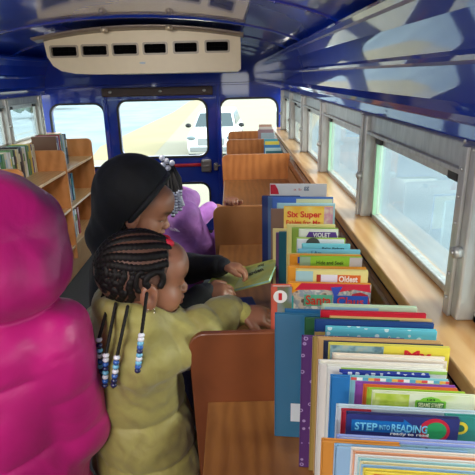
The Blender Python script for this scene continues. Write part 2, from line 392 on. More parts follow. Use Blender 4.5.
# white SUV
def suv():
    t = thing('car', 'white sport utility vehicle parked facing the rear of the bus', 'car', (-.70, 15.4, GZ), R(-4)); t.scale = (.84, .9, .80)
    W = plain('#e4e6e6', .25, coat=.6); G = plain('#2c3f42', .12, spec=.9); K = plain('#17181a', .5)
    # local: nose at y=0, body toward +y
    w = .95
    sec = [  # y, half width, top z, crown half width
        (0, .82, .62, .7), (.05, .9, .86, .76), (.25, .94, .98, .8), (1.15, .95, 1.10, .82), (1.3, .95, 1.12, .82), (3.0, .95, 1.14, .84), (4.4, .95, 1.12, .84), (4.7, .9, 1.0, .8)]
    b = MB(); vs = []
    for y, hw, zt, ch in sec:
        vs += [(-hw+.04, y, .22), (-hw, y, .42), (-hw, y, zt-.16), (-ch, y, zt-.02), (-ch*.5, y, zt+.01), (ch*.5, y, zt+.01), (ch, y, zt-.02), (hw, y, zt-.16), (hw, y, .42), (hw-.04, y, .22)]
    fs = [(i*10+k, i*10+(k+1) % 10, i*10+10+(k+1) % 10, i*10+10+k) for i in range(len(sec)-1) for k in range(10)]
    fs += [tuple(range(9, -1, -1)), tuple(range((len(sec)-1)*10, len(sec)*10))]
    b.add(vs, fs, 0, True); b.build('body', W, t)
    c = MB(); cab = [(1.15, .8, 1.08, .8), (1.85, .66, 1.66, .66), (2.3, .66, 1.72, .66), (4.0, .68, 1.70, .68), (4.6, .78, 1.1, .78)]
    cs = [(-.84, 1.15, 1.08), (.84, 1.15, 1.08), (.68, 1.85, 1.66), (-.68, 1.85, 1.66), (-.68, 4.0, 1.70), (.68, 4.0, 1.70), (.84, 4.6, 1.08), (-.84, 4.6, 1.08)]
    c.add(cs, [(0, 1, 2, 3), (3, 2, 5, 4), (4, 5, 6, 7), (0, 3, 4, 7), (1, 6, 5, 2)]); c.build('cabin', W, t, bevel=.04)
    g = MB(); nrm = Vector((0, -.64, .77)).normalized()*.02
    g.add([Vector(p)+nrm for p in ((-.76, 1.2, 1.13), (.76, 1.2, 1.13), (.62, 1.8, 1.61), (-.62, 1.8, 1.61))], [(0, 1, 2, 3)]); g.build('windscreen', G, t)
    for s in (-1, 1):
        g = MB(); g.add([(s*.842, 1.5, 1.15), (s*.842, 4.3, 1.15), (s*.71, 3.95, 1.62), (s*.71, 1.95, 1.6)], [(0, 1, 2, 3)]); g.build('side_window', G, t)
        h = MB(); h.ball((s*.74, .04, .83), (.17, .07, .08)); h.build('headlight', plain('#6f8086', .1, spec=.9), t)
        q = MB(); q.ball((s*1.05, 1.35, 1.17), (.12, .07, .09)); q.build('wing_mirror', K, t)
        for y in (.85, 3.75):
            q = MB(); q.tube([(s*.72, y, .36), (s*.96, y, .36)], .36, 20); q.build('wheel', K, t)
    q = MB(); q.box((-.5, -.02, .55), (.5, .04, .82), bev=.02); q.build('grille', plain('#9a9ea0', .4), t)
    q = MB(); q.box((-.8, -.04, .3), (.8, .05, .48), bev=.03); q.build('bumper', plain('#8b8f90', .5), t)
suv()
def bush(px, py, Y, r, lab):
    p = onz(px, py, GZ); rnd = random.Random(px)
    m = MB()
    for k in range(26):
        a = rnd.random()*6.28; d = rnd.random()**.5; m.ball((p.x+r*d*math.cos(a), p.y+r*d*math.sin(a), GZ+r*.5+rnd.random()*r*.5), r*.3*(.7+.5*rnd.random()), seg=8)
    tag(m.build('bush', plain('#4f5d3c', .9, noise=.4, nscale=4)), lab, 'bush')
bush(33, 118, 20, 1.1, 'round green bush outside the left side window'); bush(62, 109, 30, 1.3, 'grey-green bush outside the rear left window'); 
# ================================================================ book bins under the right-hand windows
BF = .885                                   # height of the bin floor
unit = thing('book_bin', 'long wooden picture book bin with rounded dividers along the right windows', 'book bin', (.15, 2.3, 0))
DIV = [(.888, -.103, 1.05, 'a'), (1.91, -.09, 1.05, 'b'), (3.23, -.08, 1.053, 'c'), (4.04, -.06, 1.05, 'c'), (4.66, -.05, 1.05, 'c'), (-.25, -.085, 1.05, 'a')]
wa = wood('#66351a', '#7c4323', scale=(2.5, 2, 2.5), name='red_brown_plywood'); wb = wood('#a0683a', '#b57a48', scale=(3, 3, 2), name='tan_plywood'); wc = wood('#a5602e', '#c27c42', scale=(5, 3, 2), name='orange_plywood')
for y, x0, z1, k in DIV:
    r = .035; pts = [(.368, .12), (.368, z1)]+[(x0+r-r*math.sin(a), z1-r+r*math.cos(a)) for a in [R(15*q) for q in range(7)]]+[(x0+.012, .6), (x0+.03, .12)]
    m = MB(); m.prism(pts, .015, 'y', y); sub(m.build('divider', {'a': wa, 'b': wb, 'c': wc}[k], bevel=.003), unit)
ys_ = sorted(d[0] for d in DIV)
for a, b in zip(ys_, ys_[1:]):
    m = MB(); m.box((-.068, a+.018, BF-.018), (.37, b, BF), bev=.002); sub(m.build('bin_floor', M['binfloor']), unit)
    m = MB(); m.box((-.045, a+.018, .42), (.37, b, .438), bev=.002); sub(m.build('lower_shelf', M['binfloor']), unit)
    m = MB(); m.box((-.06, a+.018, BF-.07), (-.045, b, BF-.018), bev=.002); sub(m.build('front_rail', wa), unit)
m = MB(); m.box((-.045, -.25, 0), (.37, 4.68, .12), bev=.003); sub(m.build('plinth', M['darkwood']), unit)
m = MB(); m.box((.355, -.25, .12), (.368, 4.66, SILL-.08)); sub(m.build('back_panel', wood('#8a5a33', '#a87445', scale=(5, 1, 5), name='back_panel_wood')), unit)

# ---------------------------------------------------------------- books
PG = plain('#e8e2d2', .8, noise=.08, nscale=200)
def book(label, w, h, t, col, loc, yaw, group, art=None, pages=None, rough=.35, mat=None, thin=False):
    """spine at local x=0, front cover facing local -y, standing on z=0"""
    b = MB(); c = min(.0022, t*.25)
    b.box((0, 0, 0), (w, c, h), bev=c*.3); b.box((0, t-c, 0), (w, t, h), bev=c*.3); b.box((-.0005, 0, 0), (c*1.4, t, h), bev=c*.3)
    o = b.build('picture_book', mat or plain(col, rough, coat=.3)); o.location = loc; o.rotation_euler = (0, 0, yaw)
    tag(o, label, 'book', group)
    p = MB(); p.box((c, c, .003), (w-.003, t-c, h-.003)); p.build('pages', pages or PG, o)
    if art: art(o, w, h)
    return o
def pan(o, x0, x1, d0, d1, mat, name='cover_picture', dy=-.0005, rr=0):
    """flat patch on the front cover: x from the spine, d down from the top edge"""
    h = o['h_']; 
    m = MB(); m.prism(rrect(x0, x1, h-d1, h-d0, rr, 4) if rr else [(x0, h-d1), (x1, h-d1), (x1, h-d0), (x0, h-d0)], .0004, 'y', dy-.0002); return m.build(name, mat if not isinstance(mat, str) else plain(mat, .35, coat=.3), o)
def word(o, s, x, d, w, hh, col, name='title', bold=.01, dy=-.0012, shear=0, rot=0):
    return text(name, s, w, hh, plain(col, .4, noise=0), o, Matrix.Translation((x, dy, o['h_']-d-hh)) @ Matrix.Rotation(rot, 4, 'Y'), bold, shear)
def disc(o, x, d, r, col, name='roundel', dy=-.001):
    m = MB(); m.prism([(x+r*math.cos(a*math.pi/12), o['h_']-d+r*math.sin(a*math.pi/12)) for a in range(24)], .0004, 'y', dy); return m.build(name, plain(col, .4), o)
def pict(cols, scale=30, name='illustration', rough=.35):
    key = ('pict', tuple(cols), scale)
    if key in MC: return MC[key]
    m, nt, b = nt_new(name); v = coords(nt); n = N(nt, 'ShaderNodeTexNoise'); n.inputs['Scale'].default_value = scale; n.inputs['Detail'].default_value = 2; nt.links.new(v, n.inputs['Vector'])
    k = len(cols); r = ramp(nt, n.outputs[0], [(.34+.32*i/max(1, k-1), c) for i, c in enumerate(cols)], 'EASE'); nt.links.new(r.outputs[0], b.inputs['Base Color']); b.inputs['Roughness'].default_value = rough; b.inputs['Coat Weight'].default_value = .3
    MC[key] = m; return m
def dots(bgc, fg, scale=60, size=.25, ring=False):
    m, nt, b = nt_new('dotted_cover'); v = coords(nt); n = N(nt, 'ShaderNodeTexVoronoi'); n.inputs['Scale'].default_value = scale; n.inputs['Randomness'].default_value = .45; nt.links.new(v, n.inputs['Vector'])
    st = [(0, bgc), (size*.55, fg), (size, bgc)] if ring else [(0, fg), (size, bgc)]
    r = ramp(nt, n.outputs['Distance'], st, 'CONSTANT'); nt.links.new(r.outputs[0], b.inputs['Base Color']); b.inputs['Roughness'].default_value = .35; b.inputs['Coat Weight'].default_value = .3; return m
def checks(cols, n=28):
    m, nt, b = nt_new('bunting_border'); v = coords(nt); s = nt.nodes.new('ShaderNodeSeparateXYZ'); nt.links.new(v, s.inputs[0])
    a = N(nt, 'ShaderNodeMath', operation='MULTIPLY'); a.inputs[1].default_value = n; nt.links.new(s.outputs[0], a.inputs[0]); f = N(nt, 'ShaderNodeMath', operation='FRACT'); nt.links.new(a.outputs[0], f.inputs[0])
    r = ramp(nt, f.outputs[0], [(i/len(cols), c) for i, c in enumerate(cols)], 'CONSTANT'); nt.links.new(r.outputs[0], b.inputs['Base Color']); return m
YAWB = R(-7)
def row(specs, ystart, group, xmax=.352, yaw=YAWB, zb=BF+.0015, mingap=.0068):
    Yp = ystart
    for s in specs:
        (label, xl, yl, xr, col) = s[:5]; kw = s[5] if len(s) > 5 else {}
        dz = kw.get('dz', .40); k = (yl-237.5)/490
        Y = (.949*dz-.315*dz*k)/(.315+.949*k)
        g = kw.get('gap', mingap); kq = at(xl, yl, 1.0).x*math.tan(-yaw)
        if 'Y' in kw: Y = kw['Y']
        c_ = min(Y*(1+kq), Yp-(.0052 if 'Y' in kw else g)); Y = c_/(1+kq)
        L = at(xl, yl, Y); h = L.z-zb
        # right end along the turned direction
        d = CM @ Vector(((xr-237.5)/F, (237.5-(yl+kw.get('dr', 7)))/F, -1)); ux, uy = math.cos(yaw), math.sin(yaw)
        # solve (L.x+w ux)/(L.y+w uy) = d.x/d.y
        q = d.x/d.y; w = (q*L.y-L.x)/(ux-q*uy); w = min(w, (xmax-L.x)/ux)
        t = min(kw.get('t', .008), max(.0035, (Yp-c_)*math.cos(yaw)-.0008)) if Yp < 50 else .012
        art = kw.get('art')
        def A(o, w_, h_, art=art, mat=kw.get('tmat')):
            o['h_'] = h_
            if art: art(o, w_, h_)
            del o['h_']
        book(label, w, h, t, col, (L.x, Y, zb), yaw, group, A, kw.get('pages'), kw.get('rough', .35), kw.get('mat'))
        Yp = c_
    return Yp
# ---- nearest bin
def a_my(o, w, h):
    pan(o, .002, w*.46, .002, .12, pict(['#5f7f8c', '#8fb0b5', '#a9b7ae'], 60)); pan(o, w*.46, w, .0, .12, '#e6d84e')
    word(o, 'My', w*.63, .006, .040, .022, '#d5283a', bold=.03)
def a_help(o, w, h):
    pan(o, 0, w, 0, .0042, checks(['#d8544a', '#eef0e8', '#5aa9c0', '#e7b54c'], 32), 'border')
    pan(o, .006, w-.004, .004, .1, '#8cc9d0', dy=-.0003); word(o, 'SEVEN BROWN', .03, .0045, .075, .005, '#23303a'); word(o, 'HELP', w*.74, .0045, .026, .005, '#3d6b2c'); pan(o, w*.70, w*.93, .004, .016, '#b5d24a', dy=-.0007)
def a_step(o, w, h):
    pan(o, .0, w, .0, .1, pict(['#2b2f66', '#353a78', '#2b2f66'], 12), dy=-.0003)
    m = MB(); x1 = w*.60; m.prism([(.006, h-.024), (x1-.012, h-.024), (x1-.012, h-.029), (x1+.004, h-.016), (x1-.012, h-.003), (x1-.012, h-.0075), (.006, h-.0075)], .0004, 'y', -.0011); m.build('title_arrow', plain('#1d6fb8', .35), o)
    word(o, 'STEP', .010, .0105, .027, .011, '#7fd0ee', dy=-.0018, bold=.02); word(o, 'INTO', .039, .0125, .013, .007, '#7fd0ee', dy=-.0018); word(o, 'READING', .054, .0105, .042, .011, '#7fd0ee', dy=-.0018, bold=.02)
    word(o, 'ready to read', w*.40, .0222, .045, .0055, '#f2f2ee', dy=-.0018, bold=.015)
    disc(o, w*.79, .018, .0178, '#c8283e'); disc(o, w*.80, .0175, .0125, '#2f9e5c', dy=-.0016)
def a_ses(o, w, h):
    pan(o, 0, w, 0, .1, pict(['#e4ead2', '#dfe6c6', '#c9d77c'], 14), dy=-.0003)
    pan(o, .003, w*.36, .001, .045, pict(['#a9c23c', '#bccf4e', '#d6e08e'], 40))
    m = MB(); m.prism(rrect(w*.42, w*.72, h-.021, h-.0085, .002, 3), .0005, 'y', -.0012); x = w*.57
    m.prism([(x-.014, h-.009), (x+.014, h-.009), (x+.010, h-.005), (x, h-.0025), (x-.010, h-.005)], .0005, 'y', -.0012); m.build('title_sign', plain('#7ec43c', .35), o)
    m = MB(); m.prism(rrect(w*.44, w*.70, h-.0195, h-.010, .0015, 3), .0005, 'y', -.0016); m.build('title_plate', plain('#3d7d3a', .35), o)
    word(o, 'SESAME STREET', w*.45, .0115, w*.24, .006, '#e9efc0', dy=-.0023, bold=.015); word(o, '123', x-.005, .005, .010, .0028, '#24401f', dy=-.0019)
def a_teallogo(o, w, h):
    disc(o, .018, .016, .009, '#e7d23f'); disc(o, .018, .016, .005, '#2a6c50', dy=-.0016)
def a_lav(o, w, h): pan(o, w*.14, w*.35, .003, .012, pict(['#3d4450', '#8e6a74', '#d5dde2'], 90)); pan(o, w*.35, w, .003, .012, '#a8cfd8'); disc(o, w*.62, .007, .002, '#25394a')
def a_ylw(o, w, h): word(o, 'FUN WITH', .01, .002, .14, .03, '#cf2430', bold=.03)
def a_sticker(o, w, h): pan(o, .03, .05, .185, .225, '#d5dde0', 'shelf_label')
def a_dotcy(o, w, h): word(o, 'out', .078, .012, .03, .02, '#17343e', bold=.02)
dp = dots('#54306e', '#a892c0', 62, .22, True); dcy = dots('#62bfd0', '#d6eef0', 62, .24); dbl = dots('#2b3f9e', '#dfe6f4', 90, .28)
B1 = [
 ('pale green picture book, back of the nearest bin', 322, 305, 417, '#bcd3b4', dict(dz=.385, gap=.03, art=lambda o, w, h: pan(o, .005, w*.6, .003, .05, '#8db9cf'))),
 ('dark blue book behind the glossy teal-blue book', 285, 309.5, 330, '#1f5f8c', dict(dr=2)),
 ('glossy teal-blue book jutting out into the aisle side of the nearest bin', 275, 314, 322, '#356f90', dict(rough=.15, dr=2, art=a_sticker)),
 ('red topped thick book with cream pages near the back of the nearest bin', 321, 311, 426, '#c01d33', dict(t=.016)),
 ('tan edged book right behind the navy book', 330, 317, 432, '#cfae72', {}),
 ('narrow dark green book between the teal-blue and the navy books', 305, 318.5, 400, '#2f5f3a', {}),
 ('navy blue book with a tan strip behind the cyan dotted book', 315, 320, 434, '#24457f', dict(art=lambda o, w, h: pan(o, 0, .022, .022, .2, '#c9a95e'))),
 ('cyan book with big pale dots on its cover', 326, 327.5, 437, '#62bfd0', dict(mat=dcy, art=a_dotcy)),
 ('purple book dotted with small pale rings', 302, 337, 405, '#54306e', dict(mat=dp, gap=.012)),
 ('olive tan book beside the purple ringed book', 313, 337.5, 436, '#a18a4c', {}),
 ('cream topped brown book in front of the cyan dotted book', 318, 338, 441, '#c8a06a', dict(t=.012)),
 ('navy spined book just behind the yellow My book', 324, 342, 444, '#26304f', {}),
 ('yellow and grey-teal book titled My in red', 329, 343.5, 450, '#d8cf62', dict(art=a_my)),
 ('cream paged book directly in front of the My book', 333, 357, 447, '#e2d4c2', dict(t=.014)),
 ('plain white book before the cream paged one', 319, 364, 446, '#dcd8cf', dict(t=.014)),
 ('white book with a green top band', 327, 366, 447, '#e6e6dc', dict(art=lambda o, w, h: pan(o, .02, w, .001, .006, '#9cc65a'))),
 ('blue book with small pale polka dots', 340, 372, 430, '#2b3f9e', dict(mat=dbl)),
 ('bright cyan-blue narrow book left of the polka dot one', 331, 377, 410, '#2f7fc2', {}),
 ('cyan book with a bunting border and the word HELP', 351, 377, 449, '#8cc9d0', dict(art=a_help)),
 ('thin purple book in front of the bunting book', 356, 383, 456, '#8e4aa6', {}),
 ('thin orange and red book behind the green one', 364, 386, 458, '#d66a2c', {}),
 ('lime green thin book behind the sign cover book', 368, 389.5, 466, '#a5c83c', {}),
 ('cream and green book with a green street sign title', 373, 392, 476, '#dfe6c6', dict(art=a_ses)),
 ('pale blue-white book behind the navy reading book', 337, 407, 480, '#c3d6e0', dict(t=.008)),
 ('red picture book peeping out left of the navy reading book', 342, 411, 372, '#b02a3c', dict(dr=2)),
 ('teal book with a round yellow emblem at the right edge', 446, 416, 492, '#2e8f86', dict(dr=3, art=a_teallogo, xm=1)),
 ('navy book reading STEP INTO READING on a blue arrow', 347, 413.5, 460, '#2b2f66', dict(art=a_step)),
 ('lavender blue book with a small photo strip', 337, 438, 484, '#8f9fd8', dict(art=a_lav)),
 ('orange book low at the aisle side of the nearest bin', 322, 441, 400, '#cf8a3a', {}),
 ('light blue book beside the low orange book', 335, 447, 470, '#8fb6d6', {}),
 ('white book with a peach edge, first of the thin stack', 352, 450, 486, '#e8ddd0', {}),
 ('peach thin book in the front stack', 354, 454, 488, '#e0a27c', {}),
 ('white thin book after the peach one', 356, 457.5, 488, '#e6e6e2', {}),
 ('pale aqua thin book in the front stack', 359, 461, 490, '#a9d4d6', {}),
 ('cream thin book in the front stack', 361, 464.5, 490, '#e6dcae', {}),
 ('sky blue thin book near the front of the stack', 362, 468, 490, '#9cc4e0', {}),
 ('yellow front book with red letters', 364, 471.5, 492, '#e9d34a', dict(art=a_ylw)),
]
row(B1, .90, 'picture books in the nearest bin')
# ---- second bin
def two(c1, c2, f=.5): return lambda o, w, h: (pan(o, .002, w*f, .002, .12, c1), pan(o, w*f, w-.002, .006, .12, c2))
def a_six(o, w, h):
    pan(o, .0, w*.82, .0, .14, pict(['#e9b23c', '#f0c95a', '#ecd68a'], 16)); pan(o, w*.82, w, 0, .14, pict(['#c98aa0', '#d8c4b4'], 50))
    word(o, 'Six Super', w*.07, .014, w*.70, .026, '#d8362a', bold=.03); word(o, 'Fables for Me', w*.05, .043, w*.70, .014, '#d8362a', bold=.02)
def a_vio(o, w, h):
    pan(o, .004, w-.004, .004, .1, '#e6e8e0'); m = MB(); m.prism([(w*.16, h-.026), (w*.26, h-.006), (w*.94, h-.006), (w, h-.026)], .0004, 'y', -.001); m.build('title_band', plain('#5e3a92', .35), o); word(o, 'VIOLET', w*.36, .008, w*.44, .013, '#efeaf4', dy=-.0018, bold=.02)
def a_bb(o, w, h): word(o, 'Baby Beluga', w*.42, .007, w*.46, .008, '#1d3f4a', bold=.015); pan(o, .004, w*.25, .02, .08, '#b9e2e4')
def a_cy(o, w, h): word(o, 'I Am', w*.22, .003, w*.16, .010, '#255e8a', bold=.02); disc(o, w*.12, .02, .012, '#d2507a')
def a_hug(o, w, h):
    pan(o, 0, w*.17, 0, .1, '#9fbf9a'); pan(o, w*.17, w*.80, .0, .1, '#9ad13f'); pan(o, w*.80, w, .0, .1, '#cfc8c4'); word(o, 'Hide and Seek', w*.27, .009, w*.44, .009, '#2d4a22', bold=.01)
def a_clif(o, w, h):
    pan(o, w*.0, w*.24, .003, .09, '#a9cfd2'); pan(o, w*.24, w, .002, .1, '#eadb8e'); pan(o, w*.35, w*.58, .010, .1, '#e8e4f0', dy=-.0009); pan(o, w*.58, w*.90, .010, .1, '#dd6a2c', dy=-.0009)
    word(o, 'Oldest', w*.60, .012, w*.26, .014, '#f4ece0', dy=-.0016, bold=.03); pan(o, w*.29, w*.35, .010, .045, '#a8352c', dy=-.0009)
def a_manta(o, w, h):
    pan(o, .0, w, .0, .16, pict(['#6f5a52', '#c9b8a4', '#8f9aa2', '#e0d8c8'], 45)); pan(o, .0, .012, .03, .16, '#3fb0b4', dy=-.0009)
    m = MB(); m.prism([(0, h), (.05, h), (.012, h-.022), (.0, h-.03)], .0004, 'y', -.0011); m.build('corner_flash', plain('#f0a02c', .35), o)
    m = MB(); m.prism([(.028, h-.0), (w*.98, h-.0), (w, h-.018), (w*.8, h-.012), (w*.64, h-.018), (w*.45, h-.014), (.014, h-.016)], .0004, 'y', -.0012); m.build('cover_swash', plain('#cf2740', .35), o)
    m = MB(); m.prism([(w*.74, h-.046), (w*.78, h-.022), (w*.88, h-.018), (w*.97, h-.024), (w, h-.046)], .0004, 'y', -.0013); m.build('cover_swash', plain('#b8283c', .35), o)
    m = MB(); m.prism([(w*.52, h-.008), (w*.66, h-.006), (w*.60, h-.026), (w*.56, h-.026)], .0004, 'y', -.0016); m.build('badge', plain('#3b4fb0', .35), o)
    pan(o, w*.20, w*.54, .026, .052, '#5cb08a', dy=-.0009); pan(o, w*.56, w*.97, .026, .052, '#2a57b8', dy=-.0015)
    word(o, 'Santa', w*.22, .027, w*.31, .022, '#d2402e', dy=-.0018, bold=.02); word(o, 'Claus', w*.60, .029, w*.32, .019, '#c93a40', dy=-.0022, bold=.02); pan(o, w*.54, w*.98, .053, .07, '#e39a3c', dy=-.0013)
def a_one(o, w, h):
    pan(o, .013, w, .0, .16, pict(['#5b5f68', '#8a8f98', '#6f7a5c', '#8f4a4a'], 14)); disc(o, .019, .022, .0145, '#f0ece6', dy=-.0014); word(o, '1', .0155, .0135, .007, .016, '#cf2a30', dy=-.0022, bold=.03)
def a_white(o, w, h):
    m = MB(); m.prism([(.002, h-.04), (.002, h-.002), (.02, h-.002), (.03, h-.02), (.035, h-.04)], .0004, 'y', -.001); m.build('cover_picture', plain('#d12a3e', .35), o)
    word(o, 'a b', w*.42, .016, w*.14, .009, '#c87a72'); word(o, 'gg', w*.60, .010, w*.09, .016, '#4e6a86')
B2 = [
 ('white book with a red figure on the corner, rearmost of the second bin', 270, 184, 330, '#e4e6e6', dict(art=a_white, gap=.02, dr=6)),
 ('dark navy book at the aisle end of the second bin', 262, 196, 300, '#243a78', dict(gap=.02, dr=2)),
 ('steel blue book with grey spine in the second bin', 268, 197, 312, '#5b7ba8', dict(dr=3)),
 ('blue and cream book behind the light blue book', 272, 197, 333, '#4a6fb4', dict(art=two('#4a6fc0', '#d8ddb0', .4))),
 ('light blue book right behind Six Super', 277, 203.5, 335, '#a9d3e0', dict(t=.01)),
 ('brown grey narrow book left of Six Super', 271, 209, 300, '#8c6f62', dict(dr=2, gap=.02)),
 ('orange and yellow book titled Six Super', 284, 206.5, 333, '#e9b23c', dict(art=a_six, gap=.03)),
 ('cream short book standing low at the aisle side', 273, 229, 300, '#d8c88a', dict(dz=.44, dr=2, gap=.02)),
 ('plum coloured thin book in the second bin', 276, 233, 300, '#6d4a78', dict(dz=.44, dr=2)),
 ('dark teal narrow book left of the violet title', 279, 232, 304, '#1f5a6c', dict(dz=.44, dr=2)),
 ('pale yellow book behind the green one', 287, 224.5, 335, '#e3d98e', dict(gap=.02)),
 ('green edged thin book behind the violet title book', 292, 228, 338, '#94b04c', {}),
 ('white book with a purple VIOLET title band', 299, 229.5, 338, '#dfe3d4', dict(art=a_vio)),
 ('bright green topped book below the violet band', 296, 238, 345, '#a4c84a', {}),
 ('white book with a dark round picture at its top', 297, 239.5, 344, '#e2e4e2', dict(art=lambda o, w, h: disc(o, w*.34, .012, .018, '#4b4a42'))),
 ('aqua book titled Baby Beluga', 302, 244, 350, '#7fcfd6', dict(art=a_bb)),
 ('turquoise book with a small pink spot', 298, 249.5, 360, '#7cc4dc', dict(art=a_cy, gap=.015)),
 ('pale yellow narrow spined book at the left edge', 287, 254, 360, '#e0cc7c', dict(dr=8)),
 ('orange spined book with a blue square', 290, 255, 361, '#ea9a2e', dict(dr=8, art=lambda o, w, h: (pan(o, .018, .034, .004, .02, '#2a4fa8')))),
 ('lime green book titled Hide and Seek', 300, 256.5, 362, '#9ad13f', dict(art=a_hug)),
 ('orange framed book behind the pale yellow title book', 288, 266.5, 366, '#f0a63a', dict(Y=.99)),
 ('pale yellow book with an orange title label', 296, 269.5, 368, '#eadb8e', dict(art=a_clif, Y=.965)),
 ('colourful holiday book titled Santa Claus in front of the second bin', 288, 282.5, 371, '#e79a34', dict(art=a_manta, Y=.945)),
]
row(B2, 1.90, 'picture books in the second bin', mingap=.012)
o = book('salmon red book numbered 1 leaning at the aisle side', .043, .245, .016, '#d2604a', (at(271, 268, .935).x, .932, BF+.0015), R(-4), 'picture books in the second bin', None)
o['h_'] = .245; a_one(o, .043, .245); del o['h_']
# ---- third and fourth bins
B3 = [('cyan book at the back of the third bin', 264, 139, 284, '#58a7bd', dict(Y=3.96)), ('yellow book on top in the third bin', 265, 141.5, 287, '#e8d44c', dict(Y=3.86)),
      ('royal blue book in the third bin', 264, 145, 289, '#3b7fb8', dict(Y=3.77)), ('pale aqua book in the third bin', 265, 148, 290, '#b9d8d8', dict(Y=3.68)), ('dark teal book in front of the third bin', 266, 151, 291, '#2b6c78', dict(Y=3.59))]
row(B3, 4.03, 'picture books in the third bin', mingap=.02)
B4 = [('peach topped book in the rearmost bin', 259, 124.5, 274, '#c99a86', dict(Y=4.58)), ('white thin book in the rearmost bin', 259, 127, 276, '#dcd4cc', dict(Y=4.48)), ('mauve book in the rearmost bin', 258, 129.5, 278, '#a08088', dict(Y=4.38)), ('pale blue book in the rearmost bin', 261, 133, 280, '#a9c2cc', dict(Y=4.28))]
row(B4, 4.65, 'picture books in the rearmost bin', mingap=.02)

# ---------------------------------------------------------------- bookcase along the left wall
bc = thing('bookcase', 'low orange plywood bookcase along the left windows', 'bookcase', (-1.49, 3.0, 0))
PY = [1.55, 2.30, 3.0, 3.80, 4.55]; X0, X1 = -1.70, -1.305
for y in PY:
    r = .04; pts = [(X0, .14), (X0, 1.03)]+[(X1-r+r*math.sin(R(15*q)), 1.03-r+r*math.cos(R(15*q))) for q in range(7)]+[(X1, .14)]
    m = MB(); m.prism(pts, .02, 'y', y); sub(m.build('divider', wood('#b8763c', '#d4935a', scale=(3, 3, 2), name='orange_birch'), bevel=.003), bc)
for a, b in zip(PY, PY[1:]):
    for z in (.26, .57, .87):
        m = MB(); m.box((X0, a+.02, z-.02), (X1-.006, b, z), bev=.002); sub(m.build('shelf', wood('#c99a64', '#e0b883', scale=(8, 2, 8), name='pale_birch')), bc)
m = MB(); m.box((X0+.02, PY[0]+.02, 0), (X1-.03, PY[-1], .239), bev=.003); sub(m.build('plinth', wood('#c08a52', '#d8a86e', scale=(3, 2, 3), name='plinth_birch')), bc)
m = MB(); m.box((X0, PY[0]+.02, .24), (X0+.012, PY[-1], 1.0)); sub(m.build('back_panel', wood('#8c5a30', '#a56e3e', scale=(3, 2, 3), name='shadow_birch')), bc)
rnd = random.Random(11)
PAL = [('dark grey', '#4b4d55'), ('white', '#d8d8d4'), ('navy', '#2c3660'), ('yellow', '#d6c25a'), ('red', '#a8343a'), ('pale blue', '#a4bccb'), ('black', '#1c1c22'), ('green', '#5b8a55'), ('purple', '#6a4f8e'), ('cream', '#d9cfae'), ('teal', '#3f7c86'), ('brown', '#6e5242')]
ORD = ['first', 'second', 'third', 'fourth', 'fifth', 'sixth', 'seventh', 'eighth', 'ninth', 'tenth', 'eleventh', 'twelfth', 'thirteenth', 'fourteenth', 'fifteenth', 'sixteenth', 'seventeenth', 'eighteenth', 'nineteenth', 'twentieth', 'twenty-first', 'twenty-second', 'twenty-third', 'twenty-fourth']
def spine_row(y0, y1, z, hh, where, group, lean=0, step=(.022, .034), xs=-1.36, bw=.21):
    y = y1; k = 0; seq = []
    while True:
        t = step[0]+rnd.random()*(step[1]-step[0])
        if y-t < y0: break
        seq.append((y-t, t)); y -= t
    seq = seq[::-1]
    for k, (yy, t) in enumerate(seq):
        nm, col = PAL[rnd.randrange(len(PAL))]; h = hh*(.94+.06*rnd.random()); w = bw*(.85+.15*rnd.random())
        o = book('%s book, %s on %s' % (nm, ORD[min(k, 23)], where), w, h, t-.002, col, (xs-rnd.random()*.012, yy+t, z+.001), R(180), group)
        if k % 2 == 0:
            m = MB(); m.box((-.0012, .003, h*.55), (.0, t-.005, h*.8)); m.build('spine_title', plain(PAL[(k*5+1) % 12][1], .5), o)
spine_row(3.05, 3.78, .87, .225, 'top shelf of the near left bay', 'books with spines out, near bay top shelf', xs=-1.52, bw=.155)
spine_row(2.36, 2.98, .87, .26, 'top shelf beside the pink coat', 'books with spines out, nearest bay top shelf', xs=-1.52, bw=.155, step=(.04, .06))
spine_row(3.90, 4.16, .87, .255, 'top shelf of the far left bay', 'books with spines out, far bay top shelf', xs=-1.39, step=(.016, .026))
spine_row(3.83, 4.10, .57, .24, 'middle shelf of the far left bay', 'books with spines out, far bay middle shelf', step=(.03, .045))
spine_row(3.83, 4.14, .26, .24, 'bottom shelf of the far left bay', 'books with spines out, far bay bottom shelf', step=(.03, .045))
# ================================================================ figures
V = lambda *a: np.array(a, float)
def cap(P, a, b, ra, rb):
    a = np.asarray(a, float); b = np.asarray(b, float); ab = b-a; t = np.clip(((P-a)@ab)/max(1e-12, ab@ab), 0, 1)
    return np.linalg.norm(P-(a+t[:, None]*ab), axis=1)-(ra+(rb-ra)*t)
def ell(P, c, r, Mx=None):
    q = P-np.asarray(c, float)
    if Mx is not None: q = q@Mx
    r = np.asarray(r, float); k0 = np.linalg.norm(q/r, axis=1); k1 = np.linalg.norm(q/(r*r), axis=1)
    return k0*(k0-1)/np.maximum(k1, 1e-9)
def smin(a, b, k):
    h = np.clip(.5+.5*(b-a)/k, 0, 1); return b*(1-h)+a*h-k*h*(1-h)
def smax(a, b, k): return -smin(-a, -b, k)
def frame(f, up=(0, 0, 1)):
    f = np.asarray(f, float); f /= np.linalg.norm(f); r = np.cross(f, up); r /= np.linalg.norm(r); u = np.cross(r, f); return np.stack([r, f, u], 1)   # columns
